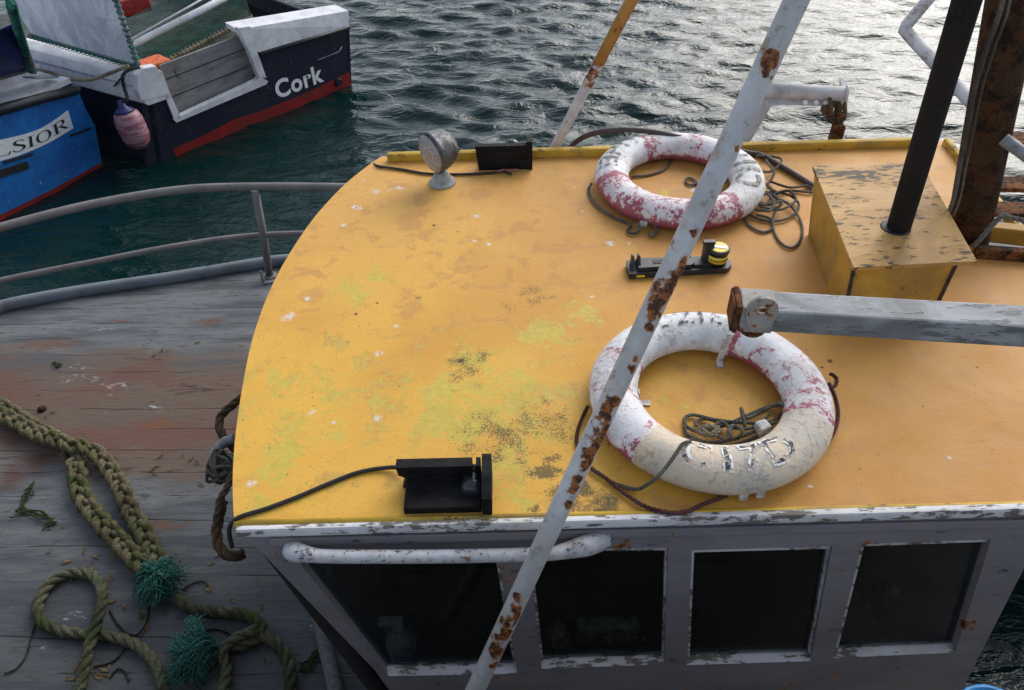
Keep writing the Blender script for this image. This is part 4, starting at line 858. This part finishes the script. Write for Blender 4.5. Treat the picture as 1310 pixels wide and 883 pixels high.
obj('opening_frame', strip([(228, 150), (329, 103), (333, 98), (343, 104), (341, 108), (226, 157), (222, 153)]), M['gel'], ck)
obj('opening_frame', strip([(305, 36), (320, 34), (327, 60), (341, 100), (331, 98), (318, 64)]), M['gel'], ck)
obj('opening_frame', strip([(202, 90), (208, 92), (217, 118), (232, 151), (223, 152), (211, 122)]), M['gel'], ck)
# right gunwale cap, sloping top and face
b = BM(); f_ = [tp(322, 66, .03), tp(334, 66, .03), tp(446, 32, .03), tp(446, 24, .03), tp(330, 55, .03), tp(314, 50, .03)]
tpz = tp(314, 42, .0).z
prism(b, [tp(305, 38, .02), tp(316, 58, .03), tp(334, 68, .03), tp(446, 33, .03), tp(446, 14, .0)], e2 * .10); bevel_all(b, .015, 3)
q1_ = tp(305, 38, .0); q2_ = tp(446, 14, .0); prism(b, [q1_ + e2 * .02, q2_ + e2 * .02, q2_ + e2 * .24 + Vector((0, 0, .02)), q1_ + e2 * .24 + Vector((0, 0, .02))], (0, 0, -.05)); obj('gunwale_cap', b, M['gel'], ck)
b = BM(); tube(b, [tp(334, 69, .035), tp(447, 35, .035), tp(447, 35, .035) + e2 * 3], .022, 12); obj('rubbing_strake', b, M['plastic'], ck)
# corner block and port gunwale running away
c0 = tp(176, 99, .0); cz = c0.z
prof = [(-.22, cz - .0), (-.14, cz + .03), (-.02, cz), (.01, cz - .09), (.0, cz - .12), (.03, cz - .24), (.0, cz - .27), (-.22, cz - .27)]
def sec(s): return [c0 + e2 * s - e1 * (a if True else 0) * 1.0 + Vector((0, 0, z_ - cz)) for a, z_ in prof]
b = BM(); prism(b, [p for p in sec(-.03)], e3 * 5.2); bevel_all(b, .018, 3, 25); obj('gunwale_cap', b, M['gel'], ck)
b = strip([(176, 97), (184, 88), (200, 85), (207, 96), (216, 117), (212, 122), (181, 129), (177, 118)], .035, .10, .015); bm2 = b; obj('corner_block', b, M['gel'], ck)
b = BM(); prism(b, [tp(205, 84, -.10), tp(306, 46, -.10), tp(332, 100, -.10), tp(228, 148, -.10)], e2 * .03); pb_ = obj('plank_panel', b, M['plank'], ck)
b = BM()
for (xa, ya, xb, yb_) in ((207, 104, 320, 60), (215, 126, 326, 82)): beam(b, tp(xa, ya, -.098), tp(xb, yb_, -.098), .004, .008, up=(0, 0, 1))
beam(b, tp(222, 88, -.098), tp(228, 100, -.098), .004, .006, up=e1); obj('board_gap', b, M['black'], pb_)
b = BM(); F0 = tp(228, 150, -.1); F0.z = .28; prism(b, [Vector((Lc.x, Lc.y, .28)) + e2 * .06, Vector((Rc.x, Rc.y, .28)) + e2 * .06, Vector((Rc.x, Rc.y, .28)) + e2 * 5, Vector((Lc.x, Lc.y, .28)) + e2 * 5], (0, 0, -.04)); obj('cockpit_floor', b, m_flat('wet_floor', (.045, .045, .04), .6, var=.6, sc=8), ck)
b = BM(); box(b, tp(190, 80, -.35) + Vector((0, 0, -.1)), (.35, .25, .22), Matrix.Rotation(R(48), 3, 'Z'), bev=.02); tag(obj('fish_box', b, m_flat('orange_plastic', (.55, .10, .015), .5, var=.3), None), 'orange plastic box behind the corner of the navy boat', 'box')
b = BM(); tube(b, [tp(165, 60, -.8), tp(260, 12, -.8), tp(320, -20, -.8)], .035, 14); tube(b, [tp(165, 52, -1.0), tp(240, 10, -1.0), tp(300, -25, -1.0)], .012, 8); obj('deck_rail', b, M['gel'], ck)
tb = text_bm('Cork', .295, lambda x, y: (tp(382, 106, .006) + e1 * x * .93 + Vector((0, 0, y * .92))), bold=.009, cuts=0, space=1.09)
obj('name_lettering', tb, M['label_white'], ck)
b = BM(); tube(b, [tp(407, 77, .01), tp(434, 66, .01), tp(437, 60, .01)], .007, 8); obj('transom_bracket', b, M['galv'], ck)
b = BM(); lathe(b, [(.045, 0), (.05, .02), (.04, .04)], tp(432, 105, 0), TN, 20); obj('exhaust_outlet', b, M['navy'], ck)
# white weather screen lashed along the gunwale, with its post
SP = c0 - e1 * -.12; SN = Vector((e3.y, -e3.x, 0)); SN = SN if SN.dot(e1) > 0 else -SN
def sp(x, y): return onp(x, y, SP, SN)
t = thing('weather_screen', 'cloudy white plastic screen standing on the white gunwale, laced along its foot', 'screen', tuple(SP + e2))
g = G('cloudy_screen', .4); n = g.noise(4, 5, .6, dist=1.0, k=(1, 1, .5)); M['screen'] = g.done(g.mix(g.thr(n, .35, .7), (.42, .46, .54), (.62, .65, .70)), None, g.bump(n, .05, .6))
b = BM(); prism(b, [sp(176, 86), sp(150, -5), sp(150, -45), sp(20, -40), sp(24, 18), sp(42, 46)], e1 * .006); obj('sheet', b, M['screen'], t)
b = BM(); tube(b, [sp(178, 88), sp(164, 45), sp(148, 0), sp(138, -40)], .022, 12); obj('post', b, M['galv'], t)
b = BM(); fp = catmull([sp(178, 86) - e1 * .02, sp(130, 71) - e1 * .03, sp(85, 58) - e1 * .03, sp(42, 46) - e1 * .02], 6); rope3(b, fp, .012, step=.012, seg=5)
for p in resample(fp, .06): tube(b, torus_pts(p, .02, e1, Vector((0, 0, 1)), 8), .005, 5, closed=True)
obj('lacing', b, M['rope_teal'], t)
pc = resample([sp(178, 88), sp(164, 45), sp(148, 0)], .05)
for p in pc: b = BM(); tube(b, torus_pts(p, .028, e1, TN, 8), .006 + .004 * random.random(), 5, closed=True); obj('lacing', b, M['rope_teal'], t)
# net over the far side of the cockpit
def np_(x, y, z): return at(x, y, z)
cn_ = [at(172, 100, .80), at(322, 22, .80), at(300, -45, .75), at(150, 30, .75)]
t = thing('net_cover', 'green net stretched over the cockpit of the navy hulled boat, roped along its near edge', 'net', tuple(sum(cn_, Vector()) / 4))
b = BM()
def bil(u, v): p = cn_[0].lerp(cn_[1], u).lerp(cn_[3].lerp(cn_[2], u), v); return p + Vector((0, 0, -.18 * math.sin(math.pi * u) * math.sin(math.pi * v)))
NU, NVn = 46, 26
for k in range(-NVn, NU):
    for sgn in (1, -1):
        pts = []
        for j in range(NVn + 1):
            u = (k + j) / NU if sgn == 1 else (k + NVn - j) / NU
            if 0 <= u <= 1: pts.append(bil(u, j / NVn))
        if len(pts) > 1: tube(b, pts, .0045, 4, cap=False)
obj('mesh', b, m_rope('net_twine', (.012, .05, .042), (.03, .11, .09), 200), t)
b = BM(); rope3(b, resample([bil(u / 12, 0) for u in range(13)], .05), .016, step=.02, seg=5)
for p in resample([bil(u / 12, 0) for u in range(13)], .055): tube(b, torus_pts(p, .024, e2, Vector((0, 0, 1)), 8), .005, 5, closed=True)
obj('edge_rope', b, M['rope_buff'], t)
b = BM(); prism(b, [p + Vector((0, 0, -.25)) for p in cn_], (0, 0, -.02)); tag(obj('hatch_board', b, m_flat('mossy_board', (.07, .075, .055), .9, var=.5, sc=10), None), 'dull mossy hatch board under the green net', 'hatch')
b = BM(); box(b, at(163, 6, .7), (.45, .3, .2), Matrix.Rotation(R(48), 3, 'Z'), bev=.02); tag(obj('fish_box', b, m_flat('red_plastic', (.25, .018, .012), .5), None), 'red box at the very top left, beyond the white rail', 'box')
# fender
fc = at(180, 187, .28); fz = Vector((fc.x, fc.y, 0)); t = thing('fender', 'faded pink fender with a blue cap hanging from the corner of the navy hulled boat', 'fender', tuple(fc))
fax = Vector((-.10, .05, 1)).normalized()
g = G('fender_vinyl', .45); n = g.noise(14, 5, .65, k=(.5, .5, 2.5)); M['fender'] = g.done(g.mix(g.thr(n, .35, .65), (.22, .07, .10), (.36, .20, .23)), None, g.bump(n, .01, .5))
b = BM(); lathe(b, [(.01, -.02), (.06, -.01), (.105, .04), (.128, .10), (.132, .20), (.130, .27), (.112, .33), (.075, .365)], fc, fax, 32); obj('body', b, M['fender'], t)
b = BM(); lathe(b, [(.095, .350), (.070, .372), (.035, .40), (.028, .45), (.012, .46)], fc, fax, 24); obj('cap', b, m_flat('blue_cap', (.02, .03, .12), .4), t)
b = BM(); ft_ = fc + fax * .45; rope3(b, catmull([ft_, at(163, 128, .74), at(159, 112, .84), at(157, 98, .93), at(164, 90, .96), at(178, 86, .95)], 6), .018, step=.02, seg=6); obj('lanyard', b, m_rope('dark_rope', (.02, .025, .03), (.07, .08, .09)), t)
# mooring line between the two boats
b = BM(); rope3(b, catmull([at(45, 88, .95), at(65, 93, .93), at(90, 101, .88), at(115, 102, .88), at(140, 94, .92), at(165, 84, .96)], 8), .018, step=.02, seg=6); tag(obj('mooring_line', b, M['rope_buff'], None), 'pale mooring line slung between the blue boat and the white gunwale', 'rope')
b = BM(); tube(b, catmull([at(158, 96, .9), at(140, 118, .6), at(122, 142, .3)], 4), .009, 6); tag(obj('thin_line', b, M['cable'], None), 'thin dark line slanting down left of the pink fender', 'rope')

# ------------------------------------------------------------------ blue boat
BA, BB = at(130, 214, 0), at(15, 276, 0); f1 = (BB - BA).normalized(); BN = Vector((-f1.y, f1.x, 0))
if BN.dot(CAM - BA) < 0: BN = -BN
BN2 = BN
def bp_(x, y, out=0.0): return onp(x, y, BA + BN * out, BN)
M['blue'] = m_paint('bright_blue_paint', (.012, .15, .46), (.10, .30, .45), .53, rough=.4, k=(1, 1, .6), dirt=.6, grime=(.01, .07, .30))
bb = thing('moored_boat', 'bright blue boat at the left edge, white topped, with LSIOR visible on a white banner', 'boat', tuple(BA + f1 * 1.2 - BN * 1))
b = BM(); bpoly = [(-60, 168), (20, 143), (92, 122), (101, 118), (110, 140), (121, 160), (127, 190), (130, 208), (60, 246), (15, 268), (-60, 304)]
prism(b, [bp_(x, y) for x, y in bpoly], -BN * .05)
rc_ = [bp_(101, 118), bp_(121, 160), bp_(130, 208)]; bk = -BN * 3
for a, c_ in ((rc_[0], rc_[1]), (rc_[1], rc_[2])): prism(b, [a - BN * .05, c_ - BN * .05, c_ + bk, a + bk], f1 * .04)
obj('hull', b, M['blue'], bb)
b = BM(); q_ = [bp_(130, 208, -.004), bp_(60, 246, -.004), bp_(15, 268, -.004), bp_(-60, 304, -.004)]; prism(b, q_ + [Vector((q_[-1].x, q_[-1].y, -.3)), Vector((q_[0].x, q_[0].y, -.3))], -BN * .05); obj('boot_stripe', b, M['boot'], bb)
b = BM(); tube(b, [bp_(-60, 156, .02), bp_(15, 136, .02), bp_(60, 124, .02), bp_(94, 116, .02), bp_(97, 114, -.1)], .045, 14); obj('rubbing_strake', b, M['plastic'], bb)
zt_ = bp_(60, 118).z + .02
def bt(x, y, z): return at(x, y, z)
b = BM(); dk = [bp_(-60, 150, .01), bp_(94, 112, .01)]; dz_ = [Vector((p.x, p.y, zt_ + .02)) for p in dk]
prism(b, [dz_[0], dz_[1], dz_[1] - BN * 3, dz_[0] - BN * 3], (0, 0, -.05)); bevel_all(b, .015, 3); obj('deck', b, M['gel'], bb)
b = BM(); i0, i1 = dz_[0] - BN * .35, dz_[1] - BN * .30 + f1 * .15; prism(b, [i0, i1, i1 - BN * 2.2, i0 - BN * 2.2], (0, 0, .10)); bevel_all(b, .03, 3); obj('coaming', b, M['gel'], bb)
b = BM(); beam(b, at(38, 100, zt_ + .13), at(66, 98, zt_ + .05), .16, .012, bev=.003); obj('deck_plate', b, M['galv'], bb)
b = BM(); tube(b, [at(43, 92, zt_ + .12), at(30, 55, zt_ + .55), at(12, -10, zt_ + 1.2)], .028, 14); lathe(b, [(.05, 0), (.05, .04)], at(46, 90, zt_ + .13), seg=18); obj('post', b, M['galv'], bb)
b = BM(); rope3(b, catmull([at(40, 90, zt_ + .15), at(32, 65, zt_ + .45), at(24, 40, zt_ + .8), at(14, 5, zt_ + 1.2)], 5), .035, step=.03, seg=6); obj('lashing', b, M['rope_teal'], bb)
b = BM(); prism(b, [at(-40, 110, zt_ + .12), at(36, 90, zt_ + .14), at(30, 60, zt_ + .50), at(16, 30, zt_ + .8), at(-50, 60, zt_ + .8)], (.02, .03, 0)); obj('dodger', b, m_flat('blue_tarpaulin', (.010, .02, .16), .6, var=.5, sc=6), bb)
b = BM(); rope3(b, catmull([at(-20, 106, zt_ + .14), at(15, 97, zt_ + .14), at(38, 90, zt_ + .14)], 5), .014, step=.02, seg=5); obj('edge_rope', b, M['rope_grey'], bb)
b = BM(); ban = catmull([bp_(-50, 188, .004), bp_(15, 176, .004), bp_(55, 163, .004), bp_(87, 141, .004)], 6); bl_ = catmull([bp_(94, 164, .004), bp_(60, 184, .004), bp_(15, 202, .004), bp_(-50, 218, .004)], 6)
prism(b, ban + bl_, -BN * .003); obj('name_banner', b, M['label_white'], bb)
# serif letters built from strokes of two weights
def serif(ch):
    T, t_ = .15, .055                   # thick, thin
    r = []
    def rect(x0, y0, x1, y1): r.append([(x0, y0), (x1, y0), (x1, y1), (x0, y1)])
    def stroke(pts, ws):
        p = [Vector((a, c_, 0)) for a, c_ in pts]; p = catmull(p, 8); n_ = len(p); L, Rr = [], []
        for i in range(n_):
            d = (p[min(i + 1, n_ - 1)] - p[max(i - 1, 0)]).normalized(); s = Vector((-d.y, d.x, 0)); f_ = i / (n_ - 1) * (len(ws) - 1); j = min(int(f_), len(ws) - 2); w_ = ws[j] + (ws[j + 1] - ws[j]) * (f_ - j)
            L.append(p[i] + s * w_ / 2); Rr.append(p[i] - s * w_ / 2)
        for i in range(n_ - 1): r.append([(q.x, q.y) for q in (L[i], Rr[i], Rr[i + 1], L[i + 1])])
    if ch == 'I': rect(.14, 0, .14 + T, 1); rect(.03, 0, .40, .04); rect(.03, .96, .40, 1.0); return r, .46
    if ch == 'L': rect(.12, 0, .12 + T, 1); rect(.02, 0, .66, .045); rect(.02, .96, .38, 1); r.append([(.60, .0), (.68, 0), (.71, .26), (.67, .26)]); return r, .74
    if ch == 'O': stroke([(.42, 1), (.18, .86), (.09, .5), (.18, .14), (.42, 0), (.66, .14), (.75, .5), (.66, .86), (.42, 1)], [t_, .10, T, .10, t_, .10, T, .10, t_]); return r, .88
    if ch == 'S': stroke([(.50, .78), (.44, .92), (.28, .98), (.12, .86), (.13, .68), (.30, .54), (.47, .40), (.52, .22), (.40, .05), (.22, .02), (.09, .12), (.06, .28)], [.03, .06, .06, .11, .14, .15, .15, .13, .09, .06, .06, .03]); return r, .62
    if ch == 'R':
        rect(.12, 0, .12 + T, 1); rect(.02, 0, .38, .04); rect(.02, .96, .30, 1); stroke([(.27, .97), (.48, .96), (.62, .84), (.62, .66), (.48, .53), (.27, .51)], [t_, .07, T, T, .07, t_]); stroke([(.40, .52), (.56, .28), (.70, .06), (.84, .01)], [.12, .14, .13, .03]); return r, .88
def banner_pt(s, h): # s along text in metres from the right end, h 0..1 height
    L = BAN_T; i = max(0, min(len(L) - 1.001, s)); j = int(i); f_ = i - j
    a = ban[j].lerp(ban[j + 1], f_); k = len(bl_) - 1 - j; c_ = bl_[k].lerp(bl_[k - 1], f_); return c_.lerp(a, .20 + h * .60) + BN * .003
BAN_T = ban; nb = len(ban) - 1
b = BM(); word = 'LSIOR'; tot = sum(serif(c_)[1] for c_ in word); s0, s1 = 3.2, nb - 1.2; kk = (s1 - s0) / tot; x = 0
for ch in word:
    r, wdt = serif(ch)
    for poly in r:
        vs = [b.verts.new(banner_pt(s0 + (x + px) * kk, py)) for px, py in poly]; b.faces.new(vs)
    x += wdt
lt = obj('name_lettering', b, M['mark_black'], bb)
for _p, _q in (((90, 174), (116, 164)), ((5, 208), (42, 197))): b = BM(); beam(b, bp_(*_p, .01), bp_(*_q, .01), .012, .02, bev=.003); obj('vent_slot', b, M['black'], bb)
b = BM(); beam(b, bp_(-10, 226, .006), bp_(36, 211, .006), .012, .07, bev=.003); obj('transom_plate', b, M['black'], bb)
# grey dinghy stem between the two hulls
b = BM(); gcl = [at(72, 93, .55), at(110, 97, .55), at(128, 120, .35), at(122, 140, .15), at(100, 138, .15), at(85, 120, .3)]; prism(b, gcl, (-.1, .1, -.15)); bevel_all(b, .02, 2); tag(obj('dinghy_stem', b, M['plank'], None), 'grey scuffed bow of a dinghy showing between the blue and the navy boat', 'dinghy')

# ------------------------------------------------------------------ ropes on the foredeck
def dkp(l, z0=.0): return catmull([at(q[0], q[1], ZD + (q[2] if len(q) > 2 else z0)) for q in l], 10)
b = BM(); braid(b, dkp([(-30, 500), (15, 528), (45, 548), (78, 566), (97, 595), (101, 625), (118, 655), (150, 690), (180, 722), (205, 742)], .042), .040); 
t = tag(obj('plaited_rope', b, M['rope_tan'], None), 'thick plaited mooring rope forming a long eye on the foredeck above a teal whipping', 'rope')
b = BM(); braid(b, dkp([(-30, 518, .04), (10, 534, .05), (50, 556, .06), (85, 568, .09), (120, 578, .05), (148, 612, .04), (165, 650, .04), (185, 685, .04), (208, 728, .045)], .04), .039); obj('second_leg', b, M['rope_tan'], t)
b = BM(); rope3(b, dkp([(205, 745, .05), (222, 762), (245, 778), (275, 783), (310, 786), (330, 796), (333, 812), (318, 822), (292, 828), (275, 840), (262, 850)], .03), .026, seg=10)
rope3(b, dkp([(333, 812), (352, 822), (366, 842), (372, 870), (372, 920)], .03), .024, seg=10); rope3(b, dkp([(330, 805, .06), (300, 818, .06), (285, 835, .05), (290, 856, .03), (282, 900)], .05), .022, seg=10)
tag(obj('laid_rope', b, M['rope_olive'], None), 'dark three strand rope running from the teal whipping to a tangle at the bottom', 'rope')
b = BM(); rope3(b, dkp([(90, 930), (106, 862), (116, 820, .05), (128, 782, .07), (131, 758, .04), (120, 738), (92, 733), (64, 747), (48, 775), (55, 797), (82, 808), (115, 812, .025), (150, 816), (178, 828), (198, 850), (207, 880), (208, 920)], .025), .0225, seg=10)
tag(obj('laid_rope', b, M['rope_olive'], None), 'pale olive three strand rope looped like a letter P at bottom left of the foredeck', 'rope')
def tuft(label, c, r, locks, per, dirn, fan, L, mat='teal'):
    """frayed rope end: matted locks, each a bundle of fibres that follows one bent spine"""
    b = BM(); rr = random.Random(locks * 7 + per); base = math.atan2(dirn[1], dirn[0])
    for i in range(locks):
        a = base + (i / (locks - 1) - .5) * 2 * fan + rr.gauss(0, .12); d = Vector((math.cos(a), math.sin(a), 0)); lift = rr.random() * .05 + .012; ln = L * (.65 + .5 * rr.random())
        s_ = Vector((-d.y, d.x, 0)) * rr.gauss(0, .35)
        root = c + Vector((rr.gauss(0, r * .2), rr.gauss(0, r * .2), rr.random() * .02))
        sp_ = [root, root + d * ln * .35 + Vector((0, 0, lift)), root + (d + s_ * .6).normalized() * ln * .75 + Vector((0, 0, lift * .8)), root + (d + s_ * 1.3).normalized() * ln + Vector((0, 0, -.01))]
        for _ in range(per):
            o1 = Vector((rr.gauss(0, 1), rr.gauss(0, 1), rr.gauss(0, 1))); q = []
            for k, p in enumerate(sp_):
                o1 = o1 + Vector((rr.gauss(0, .35), rr.gauss(0, .35), rr.gauss(0, .35))); z = p + o1 * (.004, .010, .012, .016)[k]; z.z = max(z.z, ZD + .003); q.append(z)
            if rr.random() < .5: q[-1] = q[-2].lerp(q[-1], rr.random())
            tube(b, catmull(q, 3), .0021, 4, cap=False)
    return tag(obj('frayed_whipping', b, M[mat], None), label, 'rope end')
tuft('frayed teal whipping where the plaited rope meets the dark laid rope', at(204, 745, ZD + .05), .06, 16, 42, (0, 1, 0), 3.1, .078)
tuft('frayed teal rope end fanned out at the bottom of the foredeck', at(272, 832, ZD + .05), .04, 13, 60, (-.88, -.48, 0), .55, .135)
def seaweed(label, pts, r, mat='weed'):
    b = BM(); rr = random.Random(len(pts))
    for k in range(5):
        o_ = Vector((rr.gauss(0, .012), rr.gauss(0, .012), 0)); pp = [p + o_ + Vector((rr.gauss(0, .008), rr.gauss(0, .008), .004)) for p in dkp(pts, .006)[::4]]
        if len(pp) > 1: tube(b, catmull(pp, 3), r * (0.5 + rr.random()), 5)
    return tag(obj('seaweed', b, M[mat], None), label, 'seaweed')
seaweed('green seaweed scrap, the longer one left of the plaited rope', [(20, 655), (40, 655), (58, 662), (66, 668), (60, 675)], .0028)
seaweed('dark green weed scrap above the longer one, left of the plaited rope', [(40, 622), (33, 632), (28, 640), (24, 652)], .0032)
seaweed('tiny bright green leaf scrap on the brown planks', [(71, 465), (75, 466)], .004)
seaweed('dark weed strand near the grey hose at the wheelhouse foot', [(412, 828), (400, 842), (392, 852), (380, 858)], .003)
def twine(label, pts, r=.0035):
    b = BM(); tube(b, dkp(pts, .006), r, 5); return tag(obj('twine', b, M['twig'], None), label, 'twine')
twine('thin dark twine from the looped rope down to the left', [(48, 790), (40, 815), (33, 840), (20, 856), (5, 862)])
twine('thin dark twine looping below the teal whipping', [(190, 772), (188, 795), (175, 812), (160, 808), (148, 795), (140, 780)])
twine('thin dark twine straggling right of the teal whipping', [(232, 755), (250, 745), (262, 745), (266, 750)])
twine('thin dark twine at the foot of the picture between the two laid ropes', [(120, 853), (145, 846), (160, 830)], .004)
twine('curl of dark twine at the bottom left of the teal rope end', [(140, 868), (150, 856), (160, 860), (165, 872)], .004)
twine('thin dark twine crossing above the tangle', [(255, 825), (262, 808), (280, 806), (300, 815)])
b = BM(); rr = random.Random(11)
for _ in range(110):
    cl = rr.choice([(58, 688), (100, 718), (135, 722), (235, 710), (180, 790), (80, 540), (140, 600), (300, 760), (270, 600), (200, 440), (120, 860), (330, 830)])
    p = at(cl[0] + rr.gauss(0, 22), cl[1] + rr.gauss(0, 12), ZD + .004); a_ = rr.random() * 6.28; l_ = .008 + rr.random() * .02
    d1 = Vector((math.cos(a_), math.sin(a_), 0)) * l_; d2 = Vector((-math.sin(a_), math.cos(a_), 0)) * l_ * .3
    vs = [b.verts.new(p + q + Vector((0, 0, rr.random() * .004))) for q in (-d1, d2 * .8, d1, -d2)]; b.faces.new(vs)
o_ = tag(obj('leaf_litter', b, M['leaf'], None), 'scattered dry flakes and leaf bits on the foredeck planks', 'litter'); o_['kind'] = 'stuff'
# rope bundle hanging on the wheelhouse front
zb = 1.45
def hp_(l): return catmull([at(x, y, zb + (z if z else 0)) for x, y, z in l], 8)
b = BM(); rope3(b, hp_([(315, 505, .1), (298, 518, .1), (283, 532, .08), (281, 548, .06), (290, 564, .05), (305, 578, .05)]), .017, seg=8)
rope3(b, hp_([(285, 640, 0), (280, 662, -.05), (277, 682, -.08), (282, 702, -.1), (296, 712, -.1), (312, 708, -.1)]), .020, seg=8); rope3(b, hp_([(300, 600, .06), (290, 625, .05), (281, 640, .03), (279, 660, 0)]), .013, seg=8)
t = tag(obj('hanging_rope', b, M['rope_brown'], None), 'brown rope hanging in a bight from the wheelhouse front, under the roof edge', 'rope')
b = BM(); rr = random.Random(4); bc = at(284, 598, zb + .04)
for k in range(26):
    a0 = rr.random() * 6.28; nrm_ = Vector((rr.gauss(0, 1), rr.gauss(0, 1), rr.gauss(0, 1))).normalized(); u_ = nrm_.orthogonal().normalized(); v_ = nrm_.cross(u_); r0 = .035 + rr.random() * .03
    pts = [bc + (u_ * math.cos(a0 + j * .5) * r0 + v_ * math.sin(a0 + j * .5) * r0 * .9) + Vector((rr.gauss(0, .004),) * 3) for j in range(9)]; tube(b, catmull(pts, 3), .0065, 6)
tag(obj('rope_bundle', b, M['rope_grey'], None), 'fist sized knot of greyish cord at the front edge of the roof', 'rope')
b = BM(); tube(b, hp_([(300, 562, .08), (287, 566, .07), (277, 576, .06), (277, 588, .05), (284, 594, .05)]), .020, 12); tag(obj('hose_end', b, M['galv'], None), 'short grey hose end above the knot of cord', 'hose')
b = BM(); tube(b, dkp([(402, 770), (410, 800), (418, 835), (426, 868), (435, 910)], .03), .028, 12); tag(obj('grey_hose', b, m_flat('grey_ribbed_hose', (.12, .125, .135), .7, sc=60, bump=.8), None), 'grey hose lying on the deck against the foot of the wheelhouse', 'hose')
# bolt on the foredeck plate
b = BM(); lathe(b, [(.022, 0), (.020, .012), (.01, .018)], at(54, 524, ZD + .002), seg=8); tag(obj('deck_bolt', b, M['mast'], None), 'dark bolt head beside the plaited rope', 'bolt')
b = BM(); p = at(338, 362, ZD + .004); beam(b, p, p + Vector((.10, .02, 0)), .03, .012); beam(b, p, p + Vector((.0, .0, .09)), .02, .01, up=(1, 0, 0)); tag(obj('cleat', b, M['gunwale'], None), 'small grey angle bracket at the foot of the railing post', 'bracket')
# blue tub in the near right corner
c_ = at(1278, 930, .55); b = BM(); lathe(b, [(.13, -.65), (.155, -.02), (.165, -.01), (.165, .005), (.150, .005), (.120, -.04)], Vector((c_.x, c_.y, .55)), seg=36); tag(obj('tub', b, m_flat('blue_tub_plastic', (.02, .22, .55), .4), None), 'blue plastic drum below the window wall, bottom right corner', 'tub')

for o in bpy.data.objects:
    if '_w' in o: del o['_w']
